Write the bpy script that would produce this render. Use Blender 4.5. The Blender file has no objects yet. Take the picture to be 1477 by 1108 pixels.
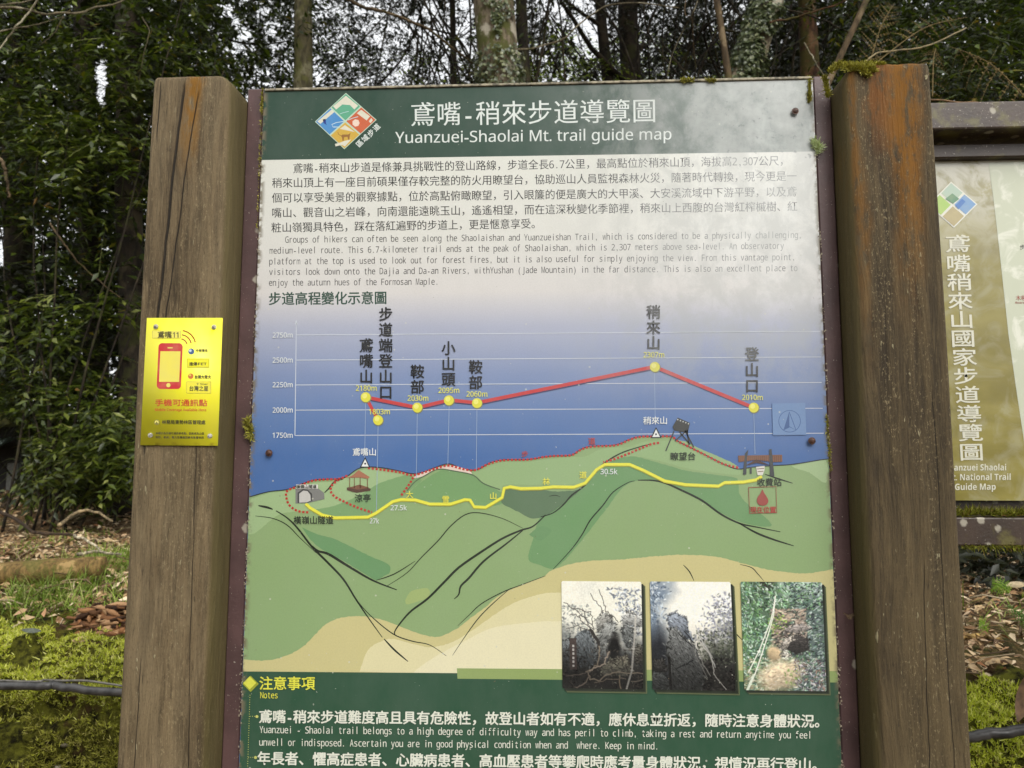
import bpy, bmesh, math, random
import numpy as np
from mathutils import Vector, Matrix
from mathutils.geometry import tessellate_polygon

random.seed(7)
RG = np.random.default_rng(11)
SC = bpy.context.scene
COL = SC.collection

# ------------------------------------------------------------------ camera
F = 1109.0                                   # focal length in photo pixels (photo is 1477 x 1108)
YAW, PITCH, ROLL = -0.0478, 0.1062, 0.0012
CP = np.array([0.4725, -1.2032, 1.45])
def basis():
    f0 = np.array([math.sin(YAW), math.cos(YAW), 0]); r0 = np.array([math.cos(YAW), -math.sin(YAW), 0]); u0 = np.array([0, 0, 1.0])
    fw = f0*math.cos(PITCH)+u0*math.sin(PITCH); up = -f0*math.sin(PITCH)+u0*math.cos(PITCH)
    return fw, r0*math.cos(ROLL)+up*math.sin(ROLL), -r0*math.sin(ROLL)+up*math.cos(ROLL)
FW, RT, UP = basis()
cam = bpy.data.cameras.new('camera'); camo = bpy.data.objects.new('camera', cam); COL.objects.link(camo)
mw = Matrix(((RT[0], UP[0], -FW[0], CP[0]), (RT[1], UP[1], -FW[1], CP[1]), (RT[2], UP[2], -FW[2], CP[2]), (0, 0, 0, 1)))
camo.matrix_world = mw
cam.sensor_width = 36; cam.lens = 36*F/1477; cam.clip_start = 0.05; cam.clip_end = 2000
cam.dof.use_dof = True; cam.dof.focus_distance = 1.21; cam.dof.aperture_fstop = 10
SC.camera = camo
# ------------------------------------------------------------------ sky, sun, exposure
SUN_EL, SUN_AZ = math.radians(42), math.radians(26)       # azimuth measured from straight behind the camera towards the right
SD = Vector((math.sin(SUN_AZ)*math.cos(SUN_EL), -math.cos(SUN_AZ)*math.cos(SUN_EL), math.sin(SUN_EL)))
world = bpy.data.worlds.new('World'); SC.world = world; world.use_nodes = True
wn = world.node_tree; bg = wn.nodes['Background']
sky = wn.nodes.new('ShaderNodeTexSky'); sky.sky_type = 'NISHITA'; sky.sun_disc = False
sky.sun_elevation = SUN_EL; sky.sun_rotation = math.atan2(SD.x, SD.y); sky.dust_density = 4; sky.air_density = 1.0
hsv = wn.nodes.new('ShaderNodeHueSaturation'); hsv.inputs['Saturation'].default_value = 0.10
wn.links.new(sky.outputs[0], hsv.inputs['Color']); 
deck = wn.nodes.new('ShaderNodeMix'); deck.data_type = 'RGBA'; deck.inputs[0].default_value = 0.6      # even cloud deck over the clear sky
deck.inputs[7].default_value = (4.9, 5.0, 5.1, 1.0)
wn.links.new(hsv.outputs[0], deck.inputs[6]); wn.links.new(deck.outputs[2], bg.inputs['Color'])
bg.inputs['Strength'].default_value = 0.15
sl = bpy.data.lights.new('sun', 'SUN'); slo = bpy.data.objects.new('sun', sl); COL.objects.link(slo)
sl.energy = 0.6; sl.angle = math.radians(38); sl.color = (1.0, 0.95, 0.86)
slo.rotation_euler = SD.to_track_quat('Z', 'Y').to_euler()
SC.view_settings.view_transform = 'Standard'; SC.view_settings.look = 'None'
SC.view_settings.exposure = 1.0; SC.view_settings.gamma = 1.0; SC.view_settings.use_curve_mapping = False
SC.cycles.max_bounces = 6; SC.cycles.transparent_max_bounces = 4
SC.cycles.use_adaptive_sampling = True

# ------------------------------------------------------------------ projection helpers (photo pixels <-> places)
def ray(px, py):
    return FW + RT*((px-738.5)/F) + UP*((554-py)/F)
def at(px, py, Y=0.0):
    d = ray(px, py); t = (Y-CP[1])/d[1]; return CP + d*t
def proj(P):
    D = np.asarray(P)-CP; z = D@FW; z = np.where(z < 0.05, 0.05, z)
    return 738.5+F*(D@RT)/z, 554-F*(D@UP)/z
def pxsize(Y): return (Y-CP[1])/F

# ------------------------------------------------------------------ object helpers
def lin(r, g, b):
    f = lambda v: v/255/12.92 if v/255 <= 0.04045 else ((v/255+0.055)/1.055)**2.4
    return (f(r), f(g), f(b), 1.0)
def setp(o, label=None, cat=None, group=None, kind=None):
    if label: o['label'] = label
    if cat: o['category'] = cat
    if group: o['group'] = group
    if kind: o['kind'] = kind
    return o
def empty(name, loc, label, cat, group=None):
    o = bpy.data.objects.new(name, None); COL.objects.link(o); o.location = loc; o.empty_display_size = 0.1
    return setp(o, label, cat, group)
def link(name, me, mat, parent=None, loc=(0, 0, 0), world_verts=True):
    """mesh given in world coordinates; the origin is moved to loc"""
    o = bpy.data.objects.new(name, me); COL.objects.link(o)
    if mat is not None and not me.materials: me.materials.append(mat)
    if parent is not None:
        o.parent = parent
        pl = Vector((0, 0, 0)); p = parent
        while p is not None: pl += Vector(p.location); p = p.parent
        if world_verts: me.transform(Matrix.Translation(-pl))
        else: o.location = Vector(loc)
    else:
        if world_verts and Vector(loc).length > 0: me.transform(Matrix.Translation(-Vector(loc)))
        o.location = loc
    return o
def mesh_np(name, V, Fc, smooth=False, cols=None):
    V = np.asarray(V, dtype=np.float32).reshape(-1, 3); Fc = np.asarray(Fc, dtype=np.int32)
    n, k = Fc.shape
    me = bpy.data.meshes.new(name); me.vertices.add(len(V)); me.vertices.foreach_set('co', V.ravel())
    me.loops.add(n*k); me.loops.foreach_set('vertex_index', Fc.ravel())
    me.polygons.add(n); me.polygons.foreach_set('loop_start', np.arange(0, n*k, k, dtype=np.int32))
    me.polygons.foreach_set('loop_total', np.full(n, k, dtype=np.int32))
    if smooth: me.polygons.foreach_set('use_smooth', np.ones(n, dtype=bool))
    me.update(calc_edges=True)
    if cols is not None:
        a = me.color_attributes.new('Col', 'FLOAT_COLOR', 'POINT')
        a.data.foreach_set('color', np.asarray(cols, dtype=np.float32).ravel())
    return me
def mesh_bm(name, bm, smooth=False):
    me = bpy.data.meshes.new(name); bmesh.ops.recalc_face_normals(bm, faces=bm.faces[:]); bm.to_mesh(me); bm.free()
    if smooth:
        for p in me.polygons: p.use_smooth = True
    return me
def box_bm(x0, x1, y0, y1, z0, z1, bev=0.0, seg=2, bm=None):
    b = bmesh.new()
    r = bmesh.ops.create_cube(b, size=1)
    for v in b.verts: v.co = ((x0+x1)/2+v.co.x*(x1-x0), (y0+y1)/2+v.co.y*(y1-y0), (z0+z1)/2+v.co.z*(z1-z0))
    if bev: bmesh.ops.bevel(b, geom=b.edges[:], offset=bev, segments=seg, affect='EDGES', profile=0.5)
    if bm is None: return b
    tmp = bpy.data.meshes.new('t'); b.to_mesh(tmp); b.free(); bm.from_mesh(tmp); bpy.data.meshes.remove(tmp); return bm

def vnoise(P, s, seed=0):
    P = np.asarray(P, dtype=np.float64)*s+seed*17.31+1000; I = np.floor(P).astype(np.int64); f = P-I; f = f*f*(3-2*f)
    def h(a, b, c):
        x = (a*374761393+b*668265263+c*2147483647+seed*974634777) & 0x7fffffff
        x = ((x ^ (x >> 13))*1274126177) & 0x7fffffff
        return ((x ^ (x >> 16)) & 0xffff)/65535.0
    r = 0
    for a in (0, 1):
        for b in (0, 1):
            for c in (0, 1):
                w = (f[..., 0] if a else 1-f[..., 0])*(f[..., 1] if b else 1-f[..., 1])*(f[..., 2] if c else 1-f[..., 2])
                r = r+w*h(I[..., 0]+a, I[..., 1]+b, I[..., 2]+c)
    return r
def fbm(P, s, o=3, seed=0):
    return sum(vnoise(P, s*2**i, seed+i)*0.5**i for i in range(o))/(2-0.5**(o-1))

def tube(pts, rad, n=8, rough=0.0, seed=0, cap=True):
    pts = np.asarray(pts, float); m = len(pts); rad = np.broadcast_to(np.asarray(rad, float), (m,))
    T = np.gradient(pts, axis=0); T /= np.linalg.norm(T, axis=1)[:, None]+1e-9
    ref = np.array([0, 0, 1.0]) if abs(T[0][2]) < 0.8 else np.array([1.0, 0, 0])
    V = []
    for i in range(m):
        a = np.cross(T[i], ref); a /= np.linalg.norm(a)+1e-9; b = np.cross(T[i], a)
        th = np.arange(n)/n*2*math.pi
        V.append(pts[i]+rad[i]*(np.cos(th)[:, None]*a+np.sin(th)[:, None]*b))
    V = np.array(V)
    if rough:
        c = pts[:, None, :]; d = V-c
        V = c+d*(1+rough*(fbm(V, 0.35/max(rad.max(), .004), 3, seed)-0.5)[..., None]*2)
    V = V.reshape(-1, 3)
    i, j = np.meshgrid(np.arange(m-1), np.arange(n), indexing='ij'); j2 = (j+1) % n
    Q = np.stack([i*n+j, i*n+j2, (i+1)*n+j2, (i+1)*n+j], -1).reshape(-1, 4)
    if cap:
        V = np.vstack([V, pts[:1], pts[-1:]]); k = len(V)
        jj = np.arange(n); j2 = (jj+1) % n
        Q = np.vstack([Q, np.stack([np.full(n, k-2), j2, jj, jj], -1), np.stack([np.full(n, k-1), (m-1)*n+jj, (m-1)*n+j2, (m-1)*n+j2], -1)])
        T3 = Q
    return V, Q
def tri(Q):
    """quads (with doubled corners for triangles) -> triangles"""
    Q = np.asarray(Q); a = Q[:, [0, 1, 2]]; b = Q[:, [0, 2, 3]]; b = b[(b[:, 1] != b[:, 2])]
    return np.vstack([a, b])
class Acc:
    def __init__(s): s.V = []; s.T = []; s.n = 0
    def add(s, V, T):
        V = np.asarray(V, float).reshape(-1, 3); T = np.asarray(T)
        if T.shape[1] == 4: T = tri(T)
        s.V.append(V); s.T.append(T+s.n); s.n += len(V); return s
    def mesh(s, name, smooth=False): return mesh_np(name, np.vstack(s.V), np.vstack(s.T), smooth)
def curve_pts(ctrl, n=24, wob=0.0, seed=0):
    c = np.asarray(ctrl, float); m = len(c); t = np.linspace(0, m-1, n); out = []
    for u in t:
        i = min(int(u), m-2); f = u-i
        p0, p1, p2, p3 = c[max(i-1, 0)], c[i], c[i+1], c[min(i+2, m-1)]
        out.append(0.5*((2*p1)+(-p0+p2)*f+(2*p0-5*p1+4*p2-p3)*f*f+(-p0+3*p1-3*p2+p3)*f**3))
    out = np.array(out)
    if wob:
        r = np.random.default_rng(seed); w = r.normal(size=(n, 3))*wob; w = (w+np.roll(w, 1, 0)+np.roll(w, -1, 0))/3; w[0] = 0; out += w
    return out

# ------------------------------------------------------------------ material helpers
def nd(nt, t, ins=None, **props):
    n = nt.nodes.new(t)
    for k, v in props.items(): setattr(n, k, v)
    for k, v in (ins or {}).items():
        s = n.inputs[k]
        if isinstance(v, bpy.types.NodeSocket): nt.links.new(v, s)
        else: s.default_value = v
    return n
def mth(nt, op, a, b=0.0, c=0.0, clamp=False):
    n = nt.nodes.new('ShaderNodeMath'); n.operation = op; n.use_clamp = clamp
    for i, v in enumerate((a, b, c)):
        if isinstance(v, bpy.types.NodeSocket): nt.links.new(v, n.inputs[i])
        else: n.inputs[i].default_value = v
    return n.outputs[0]
def mixc(nt, f, a, b, blend='MIX'):
    n = nt.nodes.new('ShaderNodeMix'); n.data_type = 'RGBA'; n.blend_type = blend
    for s, v in ((n.inputs[0], f), (n.inputs[6], a), (n.inputs[7], b)):
        if isinstance(v, bpy.types.NodeSocket): nt.links.new(v, s)
        else: s.default_value = v
    return n.outputs[2]
def step(nt, v, a, b, lo=0.0, hi=1.0):
    n = nt.nodes.new('ShaderNodeMapRange'); n.interpolation_type = 'SMOOTHSTEP'
    nt.links.new(v, n.inputs[0])
    if a <= b: vals = (a, b, lo, hi)
    else: vals = (b, a, hi, lo)
    for i, q in enumerate(vals): n.inputs[i+1].default_value = q
    return n.outputs[0]
def noise(nt, vec, scale, detail=3, rough=0.55, dist=0.0):
    n = nd(nt, 'ShaderNodeTexNoise', {'Scale': scale, 'Detail': detail, 'Roughness': rough, 'Distortion': dist})
    if vec is not None: nt.links.new(vec, n.inputs['Vector'])
    return n.outputs['Fac']
def pos(nt):
    g = nt.nodes.new('ShaderNodeNewGeometry'); s = nd(nt, 'ShaderNodeSeparateXYZ', {0: g.outputs['Position']})
    return g, g.outputs['Position'], s.outputs[0], s.outputs[1], s.outputs[2]
def scaled(nt, vec, x, y, z):
    m = nd(nt, 'ShaderNodeMapping', {'Scale': (x, y, z)}); nt.links.new(vec, m.inputs['Vector']); return m.outputs[0]
def newmat(name, rough=0.6, spec=0.5):
    m = bpy.data.materials.new(name); m.use_nodes = True; nt = m.node_tree; b = nt.nodes['Principled BSDF']
    b.inputs['Roughness'].default_value = rough; b.inputs['Specular IOR Level'].default_value = spec
    return m, nt, b
def bump(nt, b, h, strength=0.3, dist=0.01):
    n = nd(nt, 'ShaderNodeBump', {'Strength': strength, 'Distance': dist, 'Height': h}); nt.links.new(n.outputs[0], b.inputs['Normal'])

def finish_print(nt, b, c):
    """weathering shared by everything printed on the large panel: droppings, dust, water spots, sky glare painted as a pale wash, paler tint to the right"""
    g, P, X, Y, Z = pos(nt)
    sp = step(nt, noise(nt, P, 210, 2, .5), 0.70, 0.76)
    sp = mth(nt, 'MULTIPLY', sp, step(nt, noise(nt, P, 11, 3), 0.40, 0.58))
    v = nd(nt, 'ShaderNodeTexVoronoi', {'Scale': 48.0, 'Vector': P}, feature='F1')
    dots = mth(nt, 'MULTIPLY', step(nt, v.outputs['Distance'], 0.09, 0.05), step(nt, nd(nt, 'ShaderNodeSeparateColor', {0: v.outputs['Color']}).outputs[0], 0.72, 0.76))
    sp = mth(nt, 'MAXIMUM', sp, dots)
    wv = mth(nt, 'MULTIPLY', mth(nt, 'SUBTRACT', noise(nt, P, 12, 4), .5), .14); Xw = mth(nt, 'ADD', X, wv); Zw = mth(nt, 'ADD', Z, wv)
    sky_glare = mth(nt, 'MAXIMUM', mth(nt, 'MULTIPLY', step(nt, Xw, 0.52, 0.84), step(nt, Zw, 1.62, 1.80)), mth(nt, 'MULTIPLY', step(nt, mth(nt, 'ADD', X, mth(nt, 'MULTIPLY', wv, .25)), 0.66, 0.75), step(nt, Z, 1.94, 1.99, 0.0, 0.82)))
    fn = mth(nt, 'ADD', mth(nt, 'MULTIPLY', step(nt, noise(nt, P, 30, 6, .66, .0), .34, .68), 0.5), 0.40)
    sky_glare = mth(nt, 'MULTIPLY', mth(nt, 'MULTIPLY', sky_glare, fn), 0.52)  # reflected sky painted into the colour as a mottled pale wash, upper right
    c = mixc(nt, mth(nt, 'MULTIPLY', step(nt, noise(nt, scaled(nt, P, 1, 1, .5), 34, 5, .7), .3, .75), .05), c, lin(150, 148, 138))
    c = mixc(nt, mth(nt, 'MULTIPLY', step(nt, noise(nt, P, 420, 2, .6), .35, .7), .06), c, lin(60, 60, 56))
    hz_ = mth(nt, 'MULTIPLY', step(nt, X, .15, .95), step(nt, Z, 1.15, 1.6, .0, .10))  # print slightly paler towards the right and upward
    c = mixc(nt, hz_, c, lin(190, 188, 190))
    dust = mth(nt, 'MULTIPLY', step(nt, noise(nt, P, 5, 4, .6), 0.3, 0.8), 0.03)
    c = mixc(nt, mth(nt, 'MAXIMUM', dust, sky_glare), c, lin(228, 230, 227))
    c = mixc(nt, mth(nt, 'MULTIPLY', sp, 0.6), c, lin(205, 205, 190))
    gm = mth(nt, 'MULTIPLY', mth(nt, 'MULTIPLY', step(nt, X, .42, .7), step(nt, Z, 1.52, 1.66)), step(nt, noise(nt, scaled(nt, P, 1, 1, .8), 20, 6, .7, .3), .62, .40))
    c = mixc(nt, mth(nt, 'MULTIPLY', gm, .42), c, lin(172, 174, 170))  # greyer mottling between the painted glare patches
    wm = mth(nt, 'MULTIPLY', mth(nt, 'MAXIMUM', step(nt, noise(nt, P, 95, 3, .6), .62, .68), mth(nt, 'MULTIPLY', step(nt, noise(nt, P, 34, 5, .6), .58, .68), .5)), mth(nt, 'MULTIPLY', step(nt, X, .6, .8), step(nt, Z, 1.85, 1.98)))
    c = mixc(nt, mth(nt, 'MULTIPLY', wm, .55), c, lin(110, 116, 114))
    rust = mth(nt, 'MULTIPLY', step(nt, noise(nt, P, 130, 2), 0.74, 0.78), 0.55)
    c = mixc(nt, rust, c, lin(120, 105, 85))
    # peeling, dirty rim at both sides
    e = mth(nt, 'MAXIMUM', step(nt, X, 0.010, 0.0), step(nt, X, 0.892, 0.902))
    e = mth(nt, 'MULTIPLY', e, step(nt, noise(nt, P, 75, 4), 0.42, 0.58))
    c = mixc(nt, e, c, lin(120, 110, 90))
    nt.links.new(c, b.inputs['Base Color'])
    nt.links.new(mth(nt, 'ADD', mth(nt, 'MULTIPLY', noise(nt, P, 30, 4), 0.22), 0.10), b.inputs['Roughness'])
    b.inputs['IOR'].default_value = 1.52
    bump(nt, b, noise(nt, P, 9, 3), 0.12, 0.004)
_pm = {}
def pmat(rgb, wea=True):
    k = (rgb, wea)
    if k not in _pm:
        m, nt, b = newmat('print_ink', 0.3)
        c = nd(nt, 'ShaderNodeRGB'); c.outputs[0].default_value = lin(*rgb)
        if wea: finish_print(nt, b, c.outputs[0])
        else:
            g, P, X, Y, Z = pos(nt)
            nt.links.new(mixc(nt, mth(nt, 'MULTIPLY', step(nt, noise(nt, P, 60, 4), .35, .8), .18), c.outputs[0], lin(215, 205, 150)), b.inputs['Base Color'])
        _pm[k] = m
    return _pm[k]

def wood_mat(name, base, dark, pale, stains, side_green, cracks=()):
    m, nt, b = newmat(name, 0.75, 0.3)
    g, P, X, Y, Z = pos(nt)
    warp = nd(nt, 'ShaderNodeVectorMath', {0: P, 1: nd(nt, 'ShaderNodeVectorMath', {0: nd(nt, 'ShaderNodeTexNoise', {'Vector': scaled(nt, P, 1, 1, .5), 'Scale': 6.0, 'Detail': 2.0}).outputs['Color'], 1: (.03, .03, .03)}, operation='MULTIPLY').outputs[0]}, operation='ADD').outputs[0]
    s1 = noise(nt, scaled(nt, warp, 1, 1, .06), 70, 6, .68)
    s2 = noise(nt, scaled(nt, warp, 1, 1, .075), 300, 5, .72)
    s3 = noise(nt, scaled(nt, P, 1, 1, .25), 11, 6, .7)
    c = mixc(nt, step(nt, s1, 0.35, 0.68), lin(*dark), lin(*base))
    c = mixc(nt, mth(nt, 'MULTIPLY', step(nt, s3, .35, .7), .5), c, lin(*pale))
    c = mixc(nt, mth(nt, 'MULTIPLY', step(nt, s2, .52, .68), .45), c, lin(*pale))
    c = mixc(nt, mth(nt, 'MULTIPLY', step(nt, s2, .42, .30), .65), c, lin(48, 40, 28))
    c = mixc(nt, mth(nt, 'MULTIPLY', step(nt, noise(nt, scaled(nt, P, 1, 1, .5), 620, 2, .6), .5, .75), .35), c, lin(40, 33, 22))
    c = mixc(nt, mth(nt, 'MULTIPLY', mth(nt, 'MULTIPLY', step(nt, noise(nt, scaled(nt, P, 1, 1, .45), 330, 4, .75), .56, .64), step(nt, noise(nt, scaled(nt, P, 1.3, 1, .12), 16, 4, .6), .46, .60)), .6), c, lin(166, 150, 114))
    # lichen flecks, elongated
    f1 = mth(nt, 'MULTIPLY', step(nt, noise(nt, scaled(nt, P, 1, 1, .3), 190, 2, .5), .66, .72), step(nt, noise(nt, scaled(nt, P, 1, 1, .2), 22, 3), .48, .62))
    c = mixc(nt, mth(nt, 'MULTIPLY', f1, .75), c, lin(178, 168, 132))
    # dark pores
    f2 = step(nt, noise(nt, scaled(nt, P, 1, 1, .22), 150, 2, .5), .70, .76)
    c = mixc(nt, mth(nt, 'MULTIPLY', f2, .6), c, lin(50, 42, 30))
    for (xc, w, zt, zl, amt, col) in stains:       # orange algae running down from the top
        wx = mth(nt, 'ADD', X, mth(nt, 'MULTIPLY', mth(nt, 'SUBTRACT', noise(nt, scaled(nt, P, 1, 1, .35), 14, 4), .5), .055))
        d = mth(nt, 'ABSOLUTE', mth(nt, 'SUBTRACT', wx, xc))
        k = mth(nt, 'MULTIPLY', step(nt, d, w*1.25, w*.2), step(nt, Z, zt-zl, zt-zl*.25))
        k = mth(nt, 'MULTIPLY', k, mth(nt, 'MULTIPLY', step(nt, noise(nt, scaled(nt, P, 1, 1, .3), 60, 6, .75), .36, .56), amt))
        c = mixc(nt, k, c, lin(*col))
    crk = None
    for (x0, k, z0, zl, w) in cracks:              # long drying cracks
        lx = mth(nt, 'ADD', X, mth(nt, 'MULTIPLY', mth(nt, 'SUBTRACT', noise(nt, scaled(nt, P, .1, .1, 1), 7, 3), .5), .012))
        d = mth(nt, 'ABSOLUTE', mth(nt, 'SUBTRACT', mth(nt, 'SUBTRACT', lx, x0), mth(nt, 'MULTIPLY', mth(nt, 'SUBTRACT', Z, z0), k)))
        q = mth(nt, 'MULTIPLY', step(nt, d, w, w*.2), step(nt, mth(nt, 'ABSOLUTE', mth(nt, 'SUBTRACT', Z, z0-zl/2)), zl/2, zl/2-.04))
        crk = q if crk is None else mth(nt, 'MAXIMUM', crk, q)
    if crk is not None: c = mixc(nt, mth(nt, 'MULTIPLY', crk, .85), c, lin(30, 25, 18))
    # green algae on the faces turned to the panel
    nx = nd(nt, 'ShaderNodeSeparateXYZ', {0: g.outputs['Normal']}).outputs[0]
    sg = mth(nt, 'MULTIPLY', step(nt, mth(nt, 'MULTIPLY', nx, side_green), .35, .85), .75)
    c = mixc(nt, sg, c, lin(88, 78, 42))
    nt.links.new(c, b.inputs['Base Color'])
    h = mth(nt, 'ADD', mth(nt, 'MULTIPLY', s1, 1.0), mth(nt, 'MULTIPLY', s2, .5))
    h = mth(nt, 'ADD', h, mth(nt, 'MULTIPLY', f1, .25))
    if crk is not None: h = mth(nt, 'SUBTRACT', h, mth(nt, 'MULTIPLY', crk, 1.5))
    bump(nt, b, h, 1.0, .006)
    return m
def steel_mat(name, col, spots=.5, green=0.0):
    m, nt, b = newmat(name, .45, .5)
    g, P, X, Y, Z = pos(nt)
    c = mixc(nt, step(nt, noise(nt, P, 12, 4), .35, .7), lin(*col), lin(*[int(v*.80) for v in col]))
    v = nd(nt, 'ShaderNodeTexVoronoi', {'Scale': 30.0, 'Vector': P}, feature='F1')
    w = mth(nt, 'ADD', v.outputs['Distance'], mth(nt, 'MULTIPLY', noise(nt, P, 90, 3), .25))
    k = mth(nt, 'MULTIPLY', step(nt, w, .40, .30), step(nt, nd(nt, 'ShaderNodeSeparateColor', {0: v.outputs['Color']}).outputs[0], 1-spots*.45, 1-spots*.40))
    c = mixc(nt, mth(nt, 'MULTIPLY', k, .7), c, lin(185, 178, 160))
    c = mixc(nt, mth(nt, 'MULTIPLY', step(nt, noise(nt, P, 240, 2), .67, .72), .6), c, lin(190, 182, 165))
    if green: c = mixc(nt, mth(nt, 'MULTIPLY', step(nt, noise(nt, P, 25, 4), .5, .65), green), c, lin(120, 115, 50))
    nt.links.new(c, b.inputs['Base Color']); bump(nt, b, noise(nt, P, 160, 3), .25, .002)
    return m
def leaf_mat(name, cols, rough=.38, trans=.3, spec=.5):
    m, nt, b = newmat(name, rough, spec)
    g = nt.nodes.new('ShaderNodeNewGeometry')
    r = nd(nt, 'ShaderNodeValToRGB', {0: g.outputs['Random Per Island']})
    cr = r.color_ramp
    while len(cr.elements) < len(cols): cr.elements.new(.5)
    for e, (p, c) in zip(cr.elements, cols): e.position = p; e.color = lin(*c)
    n = noise(nt, g.outputs['Position'], 1.1, 2)
    c = mixc(nt, step(nt, n, .35, .65, .0, .35), r.outputs[0], lin(34, 36, 14), 'MIX')
    nt.links.new(c, b.inputs['Base Color'])
    tr = nd(nt, 'ShaderNodeBsdfTranslucent'); nt.links.new(mixc(nt, 1.0, c, (1.0, 1.15, .5, 1), 'MULTIPLY'), tr.inputs[0])
    mx = nd(nt, 'ShaderNodeMixShader', {0: trans}); nt.links.new(b.outputs[0], mx.inputs[1]); nt.links.new(tr.outputs[0], mx.inputs[2])
    nt.links.new(mx.outputs[0], nt.nodes['Material Output'].inputs[0])
    return m
def bark_mat(name, base, dark, pale, moss=.4, mosscol=(78, 78, 34), sc=1.0):
    m, nt, b = newmat(name, .85, .25)
    g, P, X, Y, Z = pos(nt)
    c = mixc(nt, step(nt, noise(nt, scaled(nt, P, 1, 1, .3), 30*sc, 5, .65), .35, .65), lin(*dark), lin(*base))
    c = mixc(nt, step(nt, noise(nt, scaled(nt, P, 1, 1, .7), 7*sc, 4, .6), .52, .60), c, lin(*pale))
    c = mixc(nt, mth(nt, 'MULTIPLY', step(nt, noise(nt, P, 6*sc, 5, .65), .62-.25*moss, .72-.25*moss), min(1, moss*1.6)), c, lin(*mosscol))
    nt.links.new(c, b.inputs['Base Color']); bump(nt, b, noise(nt, scaled(nt, P, 1, 1, .4), 60*sc, 4, .7), .7, .01)
    return m
def island_mat(name, cols, rough=.8, spec=.2):
    m, nt, b = newmat(name, rough, spec)
    g = nt.nodes.new('ShaderNodeNewGeometry'); r = nd(nt, 'ShaderNodeValToRGB', {0: g.outputs['Random Per Island']}); cr = r.color_ramp
    while len(cr.elements) < len(cols): cr.elements.new(.5)
    for e, (p, c) in zip(cr.elements, cols): e.position = p; e.color = lin(*c)
    nt.links.new(r.outputs[0], b.inputs['Base Color']); return m
def flat_mat(name, rgb, rough=.6, var=.15, sc=40):
    m, nt, b = newmat(name, rough)
    g, P, X, Y, Z = pos(nt)
    nt.links.new(mixc(nt, step(nt, noise(nt, P, sc, 3), .35, .7), lin(*rgb), lin(*[int(v*(1-var)) for v in rgb])), b.inputs['Base Color']); return m

# ================================================================== GROUND
WN = np.array([.168, .986]); WD = np.array([.986, -.168])         # the stone wall runs along WD; WN points up the bank
def s_of(x, y): return (x+1.1)*WN[0]+(y-1.30)*WN[1]
def u_of(x, y): return (x+1.1)*WD[0]+(y-1.30)*WD[1]
def xy_of(u, s): return -1.1+u*WD[0]+s*WN[0], 1.30+u*WD[1]+s*WN[1]
def bank_h(x, y):
    s = s_of(x, y)
    P = np.stack([x, y, np.zeros_like(x)], -1)
    h = np.interp(s, [-.02, .03, .16, .34, .8, 5.2, 7, 12, 25, 60], [0.0, .66, .75, .83, .89, 1.27, 1.1, .3, 0, 0])
    a = np.clip((s-.1)/.3, 0, 1)*np.clip((30-s)/20, 0, 1)
    return h+a*((fbm(P, 1.3, 4, 3)-.5)*.16+(fbm(P, 6, 3, 5)-.5)*.05)
xs = np.concatenate([[-400, -150, -60, -30, -16], np.linspace(-9, 7, 270), [10, 16, 30, 60, 150, 400]])
ys = np.concatenate([[-400, -150, -60, -25, -10, -4, -1, 0], np.linspace(.3, 2.2, 90), np.linspace(2.25, 9, 110), [10, 12, 15, 20, 30, 60, 150, 500]])
gx, gy = np.meshgrid(xs, ys, indexing='ij'); gz = bank_h(gx, gy)
V = np.stack([gx, gy, gz], -1).reshape(-1, 3); n2 = len(ys)
i, j = np.meshgrid(np.arange(len(xs)-1), np.arange(n2-1), indexing='ij')
Q = np.stack([i*n2+j, (i+1)*n2+j, (i+1)*n2+j+1, i*n2+j+1], -1).reshape(-1, 4)
m, nt, b = newmat('bank_soil', .9, .2)
g, P, X, Y, Z = pos(nt)
c = mixc(nt, step(nt, noise(nt, P, 9, 5, .65), .35, .65), lin(52, 40, 26), lin(108, 86, 58))
c = mixc(nt, step(nt, noise(nt, P, 60, 4, .7), .5, .62), c, lin(140, 112, 78))
c = mixc(nt, mth(nt, 'MULTIPLY', step(nt, noise(nt, P, 3.2, 4), .52, .62), .5), c, lin(72, 82, 34))
nt.links.new(c, b.inputs['Base Color']); bump(nt, b, noise(nt, P, 45, 5, .7), .8, .02)
setp(link('ground', mesh_np('ground', V, Q, True), m), kind='structure')
asph, nt, b = newmat('asphalt', .9, .3)
g, P, X, Y, Z = pos(nt)
nt.links.new(mixc(nt, noise(nt, P, 90, 4, .7), lin(52, 52, 50), lin(84, 82, 78)), b.inputs['Base Color'])
setp(link('road', mesh_bm('road', box_bm(-60, 60, -8.5, -2.6, -.2, .006)), asph), kind='structure')

# ================================================================== TRAIL MAP BOARD
M_steel = steel_mat('brown_steel', (96, 72, 70), .35)
M_edge = flat_mat('panel_edge', (170, 160, 135), .7, .5, 120)
PF = -0.052                                  # front plane of the posts
board = empty('trail_map_board', (0.45, 0.02, 0), 'large green and blue trail guide map panel between two thick weathered timber posts', 'information board')

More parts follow.
